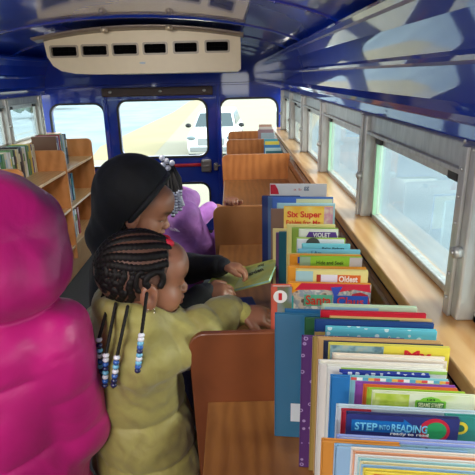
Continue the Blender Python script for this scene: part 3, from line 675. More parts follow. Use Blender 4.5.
def mesh_sdf(fn, lo, hi, h):
    lo = np.asarray(lo, float); n = np.ceil((np.asarray(hi)-lo)/h).astype(int)+1; B = 4; nc = n//B+2
    ax = [lo[i]+(np.arange(nc[i])*B)*h for i in range(3)]
    G = np.stack(np.meshgrid(*ax, indexing='ij'), -1).reshape(-1, 3)
    cv = np.concatenate([fn(G[i:i+400000]) for i in range(0, len(G), 400000)]).reshape(nc)
    # blocks near the surface
    mn = cv.copy(); act = np.zeros(tuple(nc-1), bool)
    near = np.abs(cv) < B*h*2.2
    for dx in (0, 1):
        for dy in (0, 1):
            for dz in (0, 1): act |= near[dx:nc[0]-1+dx, dy:nc[1]-1+dy, dz:nc[2]-1+dz]
    N3 = (nc-1)*B+1
    sg = np.repeat(np.repeat(np.repeat(cv[:-1, :-1, :-1], B, 0), B, 1), B, 2)
    F_ = np.ones(tuple(N3)); F_[:-1, :-1, :-1] = np.sign(sg)
    am = np.zeros(tuple(N3), bool); a3 = np.repeat(np.repeat(np.repeat(act, B, 0), B, 1), B, 2)
    for dx in (0, 1):
        for dy in (0, 1):
            for dz in (0, 1): am[dx:N3[0]-1+dx, dy:N3[1]-1+dy, dz:N3[2]-1+dz] |= a3
    idx = np.argwhere(am); Pp = lo+idx*h
    F_[am] = np.concatenate([fn(Pp[i:i+300000]) for i in range(0, len(Pp), 300000)])
    s = F_ < 0
    c = s[:-1, :-1, :-1].astype(np.int8)
    tot = sum(s[dx:N3[0]-1+dx, dy:N3[1]-1+dy, dz:N3[2]-1+dz].astype(np.int8) for dx in (0, 1) for dy in (0, 1) for dz in (0, 1))
    cells = np.argwhere((tot > 0) & (tot < 8)); ids = -np.ones(tuple(N3-1), int); ids[tuple(cells.T)] = np.arange(len(cells))
    acc = np.zeros((len(cells), 3)); cnt = np.zeros(len(cells))
    cor = [(dx, dy, dz) for dx in (0, 1) for dy in (0, 1) for dz in (0, 1)]
    for p in cor:
        for a in range(3):
            if p[a]: continue
            q = list(p); q[a] = 1
            fa = F_[tuple((cells+p).T)]; fb = F_[tuple((cells+q).T)]; m = (fa < 0) != (fb < 0)
            t = np.where(m, fa/np.where(m, fa-fb, 1), 0); pos = np.array(p, float)+np.eye(3)[a]*t[:, None]
            acc[m] += pos[m]; cnt[m] += 1
    vs = lo+(cells+acc/np.maximum(cnt, 1)[:, None])*h
    quads = []
    for a in range(3):
        sl0 = [slice(None)]*3; sl1 = [slice(None)]*3; sl0[a] = slice(0, -1); sl1[a] = slice(1, None)
        cr = np.argwhere(s[tuple(sl0)] != s[tuple(sl1)]); b, c_ = (a+1) % 3, (a+2) % 3
        ok = (cr[:, b] > 0) & (cr[:, c_] > 0) & (cr[:, b] < N3[b]-1) & (cr[:, c_] < N3[c_]-1); cr = cr[ok]
        eb = np.eye(3, dtype=int)[b]; ec = np.eye(3, dtype=int)[c_]
        q = np.stack([ids[tuple((cr-eb-ec).T)], ids[tuple((cr-ec).T)], ids[tuple(cr.T)], ids[tuple((cr-eb).T)]], 1)
        fl = ~s[tuple(cr.T)]; q[fl] = q[fl][:, ::-1]; quads.append(q[(q >= 0).all(1)])
    return vs, np.concatenate(quads)
def sdf_obj(name, fn, lo, hi, h, mat, parent, colour=None, smooth=0):
    vs, q = mesh_sdf(fn, lo, hi, h); off = np.array(parent.location) if parent else np.zeros(3)
    me = bpy.data.meshes.new(name); me.vertices.add(len(vs)); me.vertices.foreach_set('co', (vs-off).ravel())
    me.loops.add(q.size); me.loops.foreach_set('vertex_index', q.ravel().astype(np.int32)); me.polygons.add(len(q))
    me.polygons.foreach_set('loop_start', np.arange(0, q.size, 4, dtype=np.int32)); me.polygons.foreach_set('loop_total', np.full(len(q), 4, np.int32))
    me.polygons.foreach_set('use_smooth', np.ones(len(q), bool)); me.update(calc_edges=True); me.validate()
    if colour is not None:
        ca = me.color_attributes.new('tint', 'FLOAT_COLOR', 'POINT'); cc = colour(vs); ca.data.foreach_set('color', np.concatenate([cc, np.ones((len(cc), 1))], 1).ravel())
    me.materials.append(mat); o = bpy.data.objects.new(name, me); C.objects.link(o)
    if parent: o.parent = parent
    if smooth:
        md = o.modifiers.new('smooth', 'SMOOTH'); md.iterations = smooth; md.factor = .5
    return o
def skin_mat(name):
    m, nt, b = nt_new(name); a = N(nt, 'ShaderNodeAttribute', attribute_name='tint'); v = coords(nt); n = N(nt, 'ShaderNodeTexNoise'); n.inputs['Scale'].default_value = 40; nt.links.new(v, n.inputs['Vector'])
    r = ramp(nt, n.outputs[0], [(.3, .88), (.7, 1.0)]); mx = N(nt, 'ShaderNodeMix', data_type='RGBA', blend_type='MULTIPLY'); mx.inputs[0].default_value = 1
    nt.links.new(a.outputs['Color'], mx.inputs[6]); nt.links.new(r.outputs[0], mx.inputs[7]); nt.links.new(mx.outputs[2], b.inputs['Base Color'])
    b.inputs['Roughness'].default_value = .42; b.inputs['Subsurface Weight'].default_value = .12; b.inputs['Subsurface Radius'].default_value = (.01, .004, .002); b.inputs['Subsurface Scale'].default_value = .6
    return m
def wrinkle(P, s, seed=0):
    x, y, z = (P*s).T; a = np.sin(x*1.1+2*np.sin(y*.8+seed)+z*.6); b = np.sin(y*1.3-1.7*np.sin(z*.9+x*.5+seed)); c = np.sin(z*1.2+1.5*np.sin(x*1.1-y*.7+seed)); return (a*b+c*.6)/1.6

# ---- head: returns distance for points in head frame units (metres), x right, y forward, z up
def head_sdf(L):
    d = ell(L, (0, -.012, .018), (.072, .088, .080))
    d = smin(d, ell(L, (0, .022, -.035), (.056, .058, .066)), .03)
    for s in (-1, 1):
        d = smin(d, ell(L, (s*.034, .048, -.038), (.029, .027, .030)), .02)          # cheek
        d = smin(d, cap(L, (s*.012, .077, .014), (s*.040, .064, .012), .007, .006), .012)   # brow ridge
    d = smin(d, ell(L, (0, .058, -.080), (.022, .020, .018)), .022)                  # chin
    d = smin(d, ell(L, (0, .064, .034), (.050, .030, .036)), .03)                     # forehead
    for s in (-1, 1): d = smax(d, -ell(L, (s*.030, .086, -.004), (.016, .013, .010)), .008)  # eye socket
    d = smin(d, cap(L, (0, .078, -.006), (0, .0925, -.028), .005, .0088), .009)        # nose
    for s in (-1, 1): d = smin(d, ell(L, (s*.010, .087, -.032), (.008, .010, .0075)), .005)
    d = smin(d, ell(L, (0, .082, -.049), (.019, .0125, .0055)), .005)                # upper lip
    d = smin(d, ell(L, (0, .080, -.0605), (.016, .0125, .006)), .005)                 # lower lip
    d = smax(d, -ell(L, (0, .094, -.0548), (.019, .006, .0016)), .002)
    for s in (-1, 1):
        e = ell(L, (s*.0745, .0, -.016), (.0085, .019, .027)); e = smin(e, ell(L, (s*.075, .004, -.036), (.006, .010, .010)), .006)
        e = smax(e, -ell(L, (s*.083, .003, -.013), (.006, .010, .015)), .004); e = np.minimum(e, ell(L, (s*.076, .010, -.016), (.005, .005, .007)))
        d = smin(d, e, .006)
        d = smin(d, smax(ell(L, (s*.029, .0705, -.004), (.0155, .0130, .0128)), -(L[:, 2]+.0085), .002), .004)     # upper lid
    return d
def head_tint(L, skin, lip, brow, cl=None):
    c = np.tile(np.array(skin), (len(L), 1))
    def mixin(w, col):
        w = np.clip(w, 0, 1)[:, None]; nonlocal c; c = c*(1-w)+np.array(col)*w
    mixin(np.exp(-((L[:, 2]+.055)/.008)**2)*np.exp(-(L[:, 0]/.019)**4)*(L[:, 1] > .072), lip)
    for s in (-1, 1):
        mixin(.95*np.exp(-((L[:, 2]-.016-.0)/.0045)**2)*np.exp(-((L[:, 0]-s*.030)/.020)**4)*(L[:, 1] > .055), brow)
        mixin(.9*np.exp(-((L[:, 2]+.0095)/.0024)**2)*np.exp(-((L[:, 0]-s*.032)/.017)**4)*(L[:, 1] > .055), (.015, .01, .008))
    mixin(.25*(np.abs(L[:, 0]) > .074), (.25, .09, .05))
    return c
def hand_pts(w, d, up, side, curl=.5, spread=.16, L=.075, grip=False):
    """finger chains of a child's hand. w wrist, d pointing direction, up back-of-hand normal, side=+1 thumb on +r side"""
    Fm = frame(d, up); r, f, u = Fm[:, 0], Fm[:, 1], Fm[:, 2]; w = np.asarray(w, float); ch = []
    palm = (w+f*.012, w+f*.046)
    for k, (o, l) in enumerate(((-.021, .033), (-.0075, .040), (.0065, .043), (.020, .039))):   # little .. index, index on the thumb side
        base = w+f*.050+r*o*side; dirv = f+r*(o*side)*spread/.02*.5
        c = curl*(1+.1*k)
        p1 = base+(dirv*math.cos(c*.5)-u*math.sin(c*.5))*l*.45
        p2 = p1+(dirv*math.cos(c*1.2)-u*math.sin(c*1.2))*l*.32
        p3 = p2+(dirv*math.cos(c*1.8)-u*math.sin(c*1.8))*l*.25
        ch.append(([base-f*.012, base, p1, p2, p3], (.0078, .0072, .0066, .0062, .0052)))
    tb = w+f*.018+r*side*.020
    t1 = tb+(f*.6+r*side*.75-u*.15)*.020; t2 = t1+(f*.88+r*side*.25-u*.4)*.018; t3 = t2+(f*.95-u*.3)*.012
    ch.append(([tb, t1, t2, t3], (.0105, .0088, .0078, .0062)))
    return w, palm, r, u, ch
def hand_sdf(P, H):
    w, palm, r, u, ch = H; M3 = np.stack([r, np.cross(u, r), u], 1); c = (palm[0]+palm[1])/2
    d = ell(P, c, (.029, .031, .0145), M3); d = smin(d, ell(P, palm[1], (.027, .014, .012), M3), .01)
    for pts, rs in ch:
        e = None
        for i in range(len(pts)-1):
            q = cap(P, pts[i], pts[i+1], rs[i], rs[i+1]); e = q if e is None else np.minimum(e, q)
        d = smin(d, e, .0045)
    return d
def person(label, loc): 
    return thing('child', label, 'person', loc, 0, 'children choosing books')
def make_body(t, Hc, HM, hs, neck, sh, arms, pelvis, legs, hands, skin, lip, h=.004, name='body', zmin=-.02):
    """one continuous surface: head, neck, trunk, arms, hands, legs"""
    Hc = np.asarray(Hc, float)
    def fn(P):
        d = head_sdf(((P-Hc)@HM)/hs)*hs
        nb = Hc+HM@V(0, -.022, -.06)*hs
        d = smin(d, cap(P, nb, neck, .036, .04), .02)
        d = smin(d, cap(P, neck, pelvis, .05, .065), .05); d = smin(d, cap(P, sh[0], sh[1], .04, .04), .04)
        d = smin(d, cap(P, (np.asarray(sh[0])+sh[1])/2-V(0, 0, .06), pelvis, .062, .07), .04)
        for (a, b, c), H in zip(arms, hands):
            d = smin(d, cap(P, a, b, .036, .029), .02); d = smin(d, cap(P, b, c, .028, .019), .012)
            d = smin(d, hand_sdf(P, H), .008)
        for a, b, c, f in legs:
            d = smin(d, cap(P, a, b, .065, .045), .03); d = smin(d, cap(P, b, c, .045, .03), .02); d = smin(d, cap(P, c, f, .03, .026), .02)
        return d
    allp = [Hc+.12, Hc-.12]+[p for A in arms for p in A]+[p for Lg in legs for p in Lg]+[c for H in hands for ch in H[4] for c in ch[0]]
    A = np.array([np.asarray(p, float) for p in allp]); lo = A.min(0)-.09; hi = A.max(0)+.09; lo[2] = zmin
    col = lambda P: head_tint(((P-Hc)@HM)/hs, skin, lip, (.02, .013, .01))
    o = sdf_obj(name, fn, lo, hi, h, skin_mat('brown_skin'), t, col)
    for s in (-1, 1):
        c = Hc+HM@V(s*.029, .0690, -.005)*hs; b = MB(); R3 = Matrix(HM.tolist()).to_4x4()
        b.ball(c, .0112*hs, 0, 14); b.ball(c+HM@V(0, .0052, -.0015)*hs, .0068*hs, 1, 10)
        b.build('eye', [plain('#e6ded6', .2, noise=0), plain('#1c0f0a', .1, noise=0)], t, t.location)
    return o
def legs_for(cx, cy, z, fdir, sep=.065, foot=.11):
    f = np.array([fdir[0], fdir[1], 0.]); f /= np.linalg.norm(f); r = np.cross(f, (0, 0, 1)); out = []
    for s in (-1, 1):
        a = V(cx, cy, z)+r*s*sep; b = V(cx, cy, z*.53)+r*s*sep*1.1+f*.015; c = V(cx, cy, .06)+r*s*sep*1.15; out.append((a, b, c, c+f*foot+V(0, 0, -.03)))
    return out
def trousers(t, legs, pelvis, mat, top):
    def fn(P):
        d = cap(P, V(*pelvis)+V(0, 0, .0), V(*pelvis)+V(0, 0, .04), .090, .085)
        for a, b, c, f in legs:
            d = smin(d, cap(P, a, b, .085, .066), .03); d = smin(d, cap(P, b, c+V(0, 0, .03), .066, .055), .02)
        return d-.003*wrinkle(P, 45)
    A = np.array([p for l in legs for p in l[:3]]); lo = A.min(0)-.14; hi = A.max(0)+.15; lo[2] = .03; hi[2] = top
    sdf_obj('trousers', fn, lo, hi, .010, mat, t)
def shoes(t, legs, mat):
    for a, b, c, f in legs:
        def fn(P, c=c, f=f):
            d = cap(P, V(c[0], c[1], .055), V(f[0], f[1], .042), .042, .036); d = smin(d, cap(P, V(c[0], c[1], .05), c+V(0, 0, .03), .040, .040), .02)
            return smax(d, -(P[:, 2]-.003), .004)
        lo = np.minimum(c, f)-.06; hi = np.maximum(c, f)+.07; lo[2] = -.01
        sdf_obj('shoe', fn, lo, hi, .006, mat, t)
SK1 = (.36, .155, .088); SK2 = (.42, .185, .105); LIP = (.22, .06, .045)

# ---------------------------------------------------------------- child with braids and beads, yellow-green coat
Hc = np.array(at(143, 276, .97)); HM = frame((.94, .34, -.13)); HS = 1.0; c3 = V(-.245, .955, 0)
fb = V(.80, .60, 0); rb = V(.60, -.80, 0)
t3 = person('child with beaded cornrow braids in a yellow-green padded coat reaching into the bin', (c3[0], c3[1], 0))
shR = V(-.200, .880, 1.00); shL = c3-rb*.10+V(0, 0, 1.0)
elR = V(-.085, .980, 1.000); wrR = np.array(at(241, 313, 1.045)); elL = shL+V(.06, .05, -.16); wrL = elL+V(.12, .03, .03)
pel = V(c3[0], c3[1], .62); lg = legs_for(c3[0], c3[1], .60, fb)
H1 = hand_pts(wrR, V(.95, -.02, -.16), V(.1, -.35, .9), 1, .55); H2 = hand_pts(wrL, V(.9, .3, 0), V(0, 0, 1), 1, .5)
make_body(t3, Hc, HM, HS, V(c3[0]+.012, c3[1]+.01, 1.03), (shR, shL), ((shR, elR, wrR), (shL, elL, wrL)), pel, lg, (H1, H2), SK1, LIP, .0035)
trousers(t3, lg, pel, fabric('#2b2f3d', '#22252f', name='dark_trousers'), .75); shoes(t3, lg, plain('#d8d4d0', .5))
def coat3(P):
    Q = (P-c3); lat = Q@rb; fw = Q@fb; z = P[:, 2]
    S = np.stack([lat, fw*1.12, z], 1)
    d = cap(S, (0, 0, .96), (.03, .02, .60), .110, .142)
    d = smin(d, cap(S, (-.075, 0, .985), (.085, 0, .985), .055, .055), .06)
    q = np.abs(np.sin(math.pi*(z-.03+.012*np.sin(lat*14))/.105)); d = d-.011*np.sqrt(q)+.006
    arm = cap(P, shR, elR, .064, .054); a2 = cap(P, elR, wrR-V(.034, 0, 0), .054, .043); along = (P-shR)@((wrR-shR)/np.linalg.norm(wrR-shR))
    arm = smin(arm, a2, .02); arm -= .006*np.sqrt(np.abs(np.sin(math.pi*along/.062)))-.003
    d = smin(d, arm, .022)
    a3 = smin(cap(P, shL, elL, .060, .05), cap(P, elL, wrL, .05, .04), .02); d = smin(d, a3, .02)
    # folded-down hood / collar
    nk = c3+V(.026, .014, 1.068); ring = np.sqrt((np.linalg.norm((P-nk)[:, :2]*np.array([.95, .95]), axis=1)-.060)**2+((P-nk)[:, 2]*.75+.18*((P-nk)@fb))**2)-.031
    d = smin(d, ring, .018)
    hd = ell(P, nk-fb*.055+V(0, 0, -.025), (.075, .045, .035), np.stack([rb, fb, V(0, 0, 1)], 1)); d = smin(d, hd, .02)
    d -= .0028*wrinkle(P, 60)+.0014*wrinkle(P, 120, 2)
    d = smax(d, -(head_sdf((P-Hc)@HM/HS)*HS-.002), .004); d = smax(d, -cap(P, Hc-V(0, 0, .03), V(c3[0], c3[1], 1.03), .042, .05), .006)
    return smax(d, .56-z, .02)
ym = fabric('#a49b54', '#91864a', rough=.55, bs=.35, scale=26, dist=.006, sheen=.25, name='yellow_green_nylon')
sdf_obj('padded_coat', coat3, (-.50, .68, .52), (.05, 1.22, 1.12), .0045, ym, t3)
def cuff(P, a=wrR-V(.026, -.000, 0), b=wrR+V(.000, 0, -.001)):
    return cap(P, a, b, .031, .027)-.0012*np.sin(np.arctan2(P[:, 2]-a[2], P[:, 1]-a[1])*22)
sdf_obj('cuff', cuff, wrR-.07, wrR+.06, .003, fabric('#c5bf6a', '#a8a150', name='ribbed_cuff'), t3)
# hair: scalp rows and hanging strands
hb = plain('#100b0a', .62, name='black_hair', noise=.3, spec=.3)
ER = np.array((.0735, .0895, .0815))*HS; EC = np.array((0, -.012, .018))*HS
def surf(a, ph, lift=.003):
    """a from the front pole, ph turn round the fore-aft axis from the right side"""
    p = np.array((math.sin(a)*math.cos(ph), math.cos(a), math.sin(a)*math.sin(ph))); return Hc+HM@(EC+p*(ER+lift))
def sidept(s, tz, sg=1, lift=.003):
    y, z = (s)/ER[1], tz/ER[2]; x = math.sqrt(max(.02, 1-y*y-z*z)); return Hc+HM@(EC+np.array((sg*x, y, z))*(ER+lift))
def rope(mb, pts, r=.0062, per=.011, flat=1):
    P_ = []
    for p, q in zip(pts, pts[1:]):
        n = max(1, int(np.linalg.norm(np.asarray(q)-p)/.0025))
        for i in range(n): P_.append(np.asarray(p)+(np.asarray(q)-p)*i/n)
    P_.append(np.asarray(pts[-1])); L_ = 0; rs = []; out = []
    c0 = Hc
    for i, p in enumerate(P_):
        if i: L_ += np.linalg.norm(P_[i]-P_[i-1])
        rs.append(r*(.90+.14*abs(math.sin(math.pi*L_/per)))); out.append(p)
    rs[0] *= .5; rs[-1] *= .6; mb.tube(out, rs, 7)
hair = MB()
for deg in (24, 40, 57, 74, 92, 110, 128, 145, 160):
    a0 = 46 if 40 < deg < 140 else 54
    rope(hair, [surf(R(a), R(deg+6*math.sin(a/20.)), -.0058) for a in range(a0, 171, 6)], .0112, .009)
for sg in (1, -1):
    for i, s in enumerate((-.024, -.042, -.058, -.073)):
        rope(hair, [sidept(s+.004*math.sin(k*1.3), .022-k*.010, sg, -.0045) for k in range(0, 9 if i < 3 else 7) if (s/ER[1])**2+((.022-k*.010)/ER[2])**2 < .93], .0102)
    rope(hair, [sidept(.020+.018*math.cos(R(k)), .000+.017*math.sin(R(k))*(1+.2*math.cos(R(k))), sg) for k in range(-60, 250, 20)], .0072)
    rope(hair, [sidept(-.006+.010*math.cos(R(k)), -.002+.020*math.sin(R(k)), sg) for k in range(60, 300, 20)], .0055)
    rope(hair, [sidept(.040-.004*k, .020-.001*k, sg) for k in range(0, 13)], .0056)
for deg in (8, -8, -24, 172, 188, 204):
    rope(hair, [surf(R(a), R(deg), -.0055) for a in range(118 if abs(deg) < 10 or deg < 190 and deg > 90 else 108, 170, 6)], .0112, .009)
hair.build('cornrows', hb, t3, t3.location)
def scalp(P):
    L = (P-Hc)@HM; d = ell(L, EC, ER+.0012)
    cut = np.maximum(L[:, 1]-(.052-.25*np.abs(L[:, 0])+.3*(L[:, 2]-.03)), -(L[:, 2]+.035-.25*np.clip(-L[:, 1], -.02, .06)*0-.9*np.clip(L[:, 1]+.01, 0, 1)))
    return smax(d, cut, .003)
sdf_obj('hairline', scalp, Hc-.12, Hc+.12, .004, plain('#5f3f31', .6, name='scalp', noise=.4, nscale=120), t3)
BC = {'w': plain('#dfe0ea', .2, coat=.6, noise=0), 'c': plain('#6fb6d8', .2, coat=.6, noise=0), 'b': plain('#2a5cae', .2, coat=.6, noise=0), 'n': plain('#1b2350', .2, coat=.6, noise=0)}
bead0 = {}
def strand(px0, py0, px1, py1, px2, py2, Y0, Y1, seq, parent=t3, r=.0036, br=.0066, mat=hb, sep=None):
    p0, p1, p2 = (np.array(at(px0, py0, Y0)), np.array(at(px1, py1, Y1)), np.array(at(px2, py2, Y1)))
    m = MB(); rope_pts = [p0+(p1-p0)*k/8+V(0, 0, 0) for k in range(9)]; rope(m, rope_pts+[p2], r, .009); o = m.build('hanging_braid', mat, parent, parent.location)
    n = len(seq)
    for k, ch in enumerate(seq):
        c = p1+(p2-p1)*(k+.3)/n
        if ch == '.': continue
        key = (ch, br)
        if key not in bead0:
            b = MB(); b.ball((0, 0, 0), (br, br, br*.82), 0, 12); ob = b.build('bead', BC[ch]); bead0[key] = ob; q = ob
        else: q = bead0[key].copy(); C.objects.link(q)
        q.parent = o; q.location = Vector(c)-parent.location
    return o
strand(147, 292, 141.5, 334, 137.5, 373, .885, .815, 'wwcbncwcbn')
strand(128, 305, 117, 356, 113.5, 388, .88, .815, 'wbcwbnn')
strand(116, 302, 106, 354, 105, 388, .89, .83, 'wwbncwbn')
strand(110, 298, 99, 338, 101, 380, .92, .85, 'wncwbcnn')
strand(105, 290, 101, 300, 97, 330, .95, .92, '.w.w.wbn')
strand(121, 306, 111, 345, 109, 362, .93, .90, 'nb')
er = np.array(Hc+HM@V(.079, .004, -.047)); m = MB(); m.tube([er+HM@V(0, .008*math.cos(a*math.pi/6), .008*math.sin(a*math.pi/6)) for a in range(13)], .0016, 6); m.build('earring', plain('#cfc6b0', .2, .9), t3, t3.location)
rr_ = Hc+HM@V(.0, .045, .073); m = MB()
for s in (-1, 1): m.ball(rr_+HM@V(s*.016, 0, .004), (.015, .009, .011), seg=10)
m.ball(rr_+HM@V(0, 0, .004), .006); m.build('hair_bow', plain('#d2203c', .5), t3, t3.location)
# ---------------------------------------------------------------- child in the black hooded sweatshirt, holding a book
K2 = np.array(at(137, 206, 1.34)); M2 = frame((.93, .06, -.34)); c2 = V(-.325, 1.30, 0)
f2 = V(.88, .47, 0); f2 /= np.linalg.norm(f2); r2 = np.cross(f2, (0, 0, 1))
t2 = person('child in a black hooded sweatshirt looking down at an open green book', (c2[0], c2[1], 0))
s2R = c2+r2*.115+V(0, 0, 1.03); s2L = c2-r2*.115+V(0, 0, 1.03)
w2R = np.array(at(205, 292, 1.235)); w2L = np.array(at(222, 266, 1.33)); e2R = V(-.185, 1.165, .93); e2L = V(-.15, 1.40, .99)
pel2 = V(c2[0], c2[1], .62); lg2 = legs_for(c2[0], c2[1], .61, f2)
H3 = hand_pts(w2R, V(.97, .06, -.02), V(-.05, -.45, .88), -1, .55, L=.07); H4 = hand_pts(w2L, V(.93, -.10, -.12), V(.1, .2, .97), 1, .75)
make_body(t2, K2, M2, 1.03, V(c2[0]+.02, c2[1]+.01, 1.07), (s2R, s2L), ((s2R, e2R, w2R), (s2L, e2L, w2L)), pel2, lg2, (H3, H4), SK2, LIP, .0038)
trousers(t2, lg2, pel2, fabric('#23252c', '#1a1b20', name='black_trousers'), .78); shoes(t2, lg2, plain('#2a2a30', .5))
def hoodie(P):
    Q = P-c2; S_ = np.stack([Q@r2, (Q@f2)*1.15, P[:, 2]], 1)
    d = cap(S_, (0, 0, .99), (0, 0, .64), .112, .135); d = smin(d, cap(P, s2R, s2L, .052, .052), .05)
    for s, e, w in ((s2R, e2R, w2R), (s2L, e2L, w2L)):
        w_ = w-(w-e)/np.linalg.norm(w-e)*.018
        d = smin(d, smin(cap(P, s, e, .052, .044), cap(P, e, w_, .044, .034), .02), .025)
    L = ((P-K2)@M2)/1.03
    hd = ell(L, (0, -.020, .034), (.094, .108, .106)); hd = smin(hd, cap(L, (0, -.03, -.03), (0, -.055, -.11), .07, .06), .05)
    hd = smax(hd, (L[:, 1]-.010-.45*L[:, 2])/1.1, .012); hd = smin(hd, cap(L, (-.05, -.01, -.115), (.05, -.01, -.115), .040, .040), .03)*1.03
    d = smin(d, hd, .025); d -= .002*wrinkle(P, 50, 1)
    # face opening
    d = smax(d, -(head_sdf(L)-.003)*1.03, .004)
    return smax(d, .60-P[:, 2], .02)
blk = fabric('#0d0e13', '#08090c', rough=.8, bs=.3, scale=40, dist=.004, sheen=.05, name='black_cotton')
sdf_obj('hooded_sweatshirt', hoodie, (-.52, 1.05, .56), (.06, 1.56, 1.40), .005, blk, t2)
# rolled rim of the hood
def rim(P):
    L = ((P-K2)@M2)/1.03; op = (L[:, 1]-.008-.45*L[:, 2])/1.1; hd = ell(L, (0, -.020, .034), (.092, .106, .104))
    return smax(np.sqrt(op**2+hd**2)-.0075, -(L[:, 2]+.085), .004)
sdf_obj('hood_rim', rim, K2-.15, K2+.15, .004, fabric('#16171d', '#101115', name='hood_edge', sheen=.05), t2)
for w, e in ((w2R, e2R), (w2L, e2L)):
    dd = (w-e)/np.linalg.norm(w-e)
    sdf_obj('cuff', lambda P, w=w, dd=dd: cap(P, w-dd*.026, w+dd*.002, .030, .026)-.001*np.sin(np.arctan2(P[:, 2]-w[2], P[:, 1]-w[1])*20), w-.06, w+.06, .004, fabric('#181a22', '#101116', name='rib_knit', sheen=.05), t2)
# book in the hands
B_ = np.array(at(233, 289, 1.27)); T_ = np.array(at(278, 257.5, 1.42))
def perp(px, py, A, Bp, flip=1):
    best = None
    for y in np.linspace(1.15, 1.45, 601):
        Rr = np.array(at(px, py, y)); q = abs((Rr-B_)@(T_-Rr if flip > 0 else Bp))
        if best is None or q < best[0]: best = (q, Rr)
    return best[1]
R_ = perp(269, 279.5, None, None); v = T_-R_; Hh = np.linalg.norm(v); v /= Hh
def board(O, u, w, nm, mats, par=None, t0=0, t1=.009):
    n_ = np.cross(u, v); Mt = Matrix(((u[0], -n_[0], v[0], O[0]), (u[1], -n_[1], v[1], O[1]), (u[2], -n_[2], v[2], O[2]), (0, 0, 0, 1)))
    return Mt
u = R_-B_; u -= v*(u@v); W = np.linalg.norm(u); u /= W
Mt = board(B_, u, W, '', None)
gm = pict(['#8fae4c', '#c3c95c', '#b8cc72', '#9fd0b4'], 10)
b = MB(); b.box((0, 0, 0), (W, .002, Hh), bev=.0006); b.box((0, .008, 0), (W, .010, Hh), bev=.0006); b.box((0, 0, 0), (.003, .010, Hh), bev=.0006)
ob = b.build('picture_book', gm); ob.matrix_world = Mt
L_ = perp(208, 283, None, v, -1); u2 = L_-B_; u2 -= v*(u2@v); W2 = np.linalg.norm(u2); u2 /= W2; Mi = Mt.inverted()
q4 = [Vector(B_), Vector(B_+u2*W2), Vector(B_+u2*W2+v*Hh), Vector(B_+v*Hh)]; nn = np.cross(u, v); nn *= -np.sign(nn[2])*.004
b = MB(); b.add([Mi @ p for p in q4]+[Mi @ (p+Vector(nn)) for p in q4], [(0, 1, 2, 3), (7, 6, 5, 4), (0, 4, 5, 1), (1, 5, 6, 2), (2, 6, 7, 3), (3, 7, 4, 0)]); b.build('back_cover', pict(['#9aa84c', '#c9cb66', '#a3b458'], 12), ob)
tag(ob, 'thin green picture book held open-handed by the child in black', 'book')
p = MB(); p.box((.003, .002, .002), (W-.001, .008, Hh-.001)); p.build('pages', plain('#9fcac0', .6), ob)
ob['h_'] = Hh; word(ob, 'Garden', W*.20, Hh*.42, W*.55, Hh*.20, '#20301c', bold=.03, rot=R(-20)); word(ob, 'my', W*.50, Hh*.16, W*.2, Hh*.14, '#20301c', bold=.02, rot=R(-20)); del ob['h_']
m = MB(); m.box((-.10, 0, 0), (.10, .07, .012), bev=.003); o = m.build('picture_book', plain('#1d2f6e', .4)); o.location = (.01-.05, 1.30, BF+.001); o.rotation_euler = (0, 0, R(10)); tag(o, 'navy blue booklet lying flat on the bin floor under the hands', 'book')

# ---------------------------------------------------------------- child in the purple jacket behind
K4 = np.array(at(154, 190, 2.0)); M4_ = frame((.62, .55, -.50)); c4 = V(-.275, 2.02, 0)
f4 = V(.92, .39, 0); f4 /= np.linalg.norm(f4); r4 = np.cross(f4, (0, 0, 1))
t4 = person('child in a purple jacket with beaded ponytail, hand on the bin divider', (c4[0], c4[1], 0))
s4R = c4+r4*.105+V(.03, 0, 1.01); s4L = c4-r4*.105+V(.03, 0, 1.01)
w4 = np.array(at(231, 202, 1.91)); w4 = V(w4[0], 1.972, 1.030); e4 = np.array(at(213, 262, 2.04)); w4L = V(-.12, 2.24, .95); e4L = V(-.22, 2.2, .88)
pel4 = V(c4[0], c4[1], .6); lg4 = legs_for(c4[0], c4[1], .58, f4)
H5 = hand_pts(w4, V(.04, -.62, .80), V(.0, .80, .62), -1, 1.15); H6 = hand_pts(w4L, V(.8, .4, .1), V(0, 0, 1), 1, .5)
make_body(t4, K4, M4_, .98, V(c4[0]+.05, c4[1], 1.04), (s4R, s4L), ((s4R, e4, w4), (s4L, e4L, w4L)), pel4, lg4, (H5, H6), SK1, LIP, .005)
trousers(t4, lg4, pel4, fabric('#3a3550', '#2c2940', name='dark_leggings'), .76); shoes(t4, lg4, plain('#7d6a9a', .5))
def jack(P):
    Q = P-c4; S_ = np.stack([Q@r4, (Q@f4)*1.1, P[:, 2]], 1)
    d = cap(S_, (0, .02, .97), (0, 0, .64), .108, .135); d = smin(d, cap(P, s4R, s4L, .055, .055), .05)
    d -= .004*np.sqrt(np.abs(np.sin(math.pi*P[:, 2]/.09)))
    w_ = w4-(w4-e4)/np.linalg.norm(w4-e4)*.03
    d = smin(d, smin(cap(P, s4R, e4, .056, .050), cap(P, e4, w_, .050, .034), .02), .025)
    d = smin(d, smin(cap(P, s4L, e4L, .056, .048), cap(P, e4L, w4L, .048, .038), .02), .025)
    nk = c4+V(.045, 0, 1.072); ring = np.sqrt((np.linalg.norm((P-nk)[:, :2], axis=1)-.058)**2+((P-nk)[:, 2]*.7+.2*((P-nk)@f4))**2)-.026
    d = smin(d, ring, .012); d -= .0025*wrinkle(P, 55, 3)
    L = ((P-K4)@M4_)/.98; d = smax(d, -(head_sdf(L)-.003), .004)
    return smax(d, .58-P[:, 2], .02)
pur = fabric('#c07fd0', '#a062b2', rough=.6, bs=.4, scale=22, dist=.008, name='purple_fleece')
jo = sdf_obj('jacket', jack, (-.5, 1.78, .55), (.02, 2.42, 1.16), .006, pur, t4)
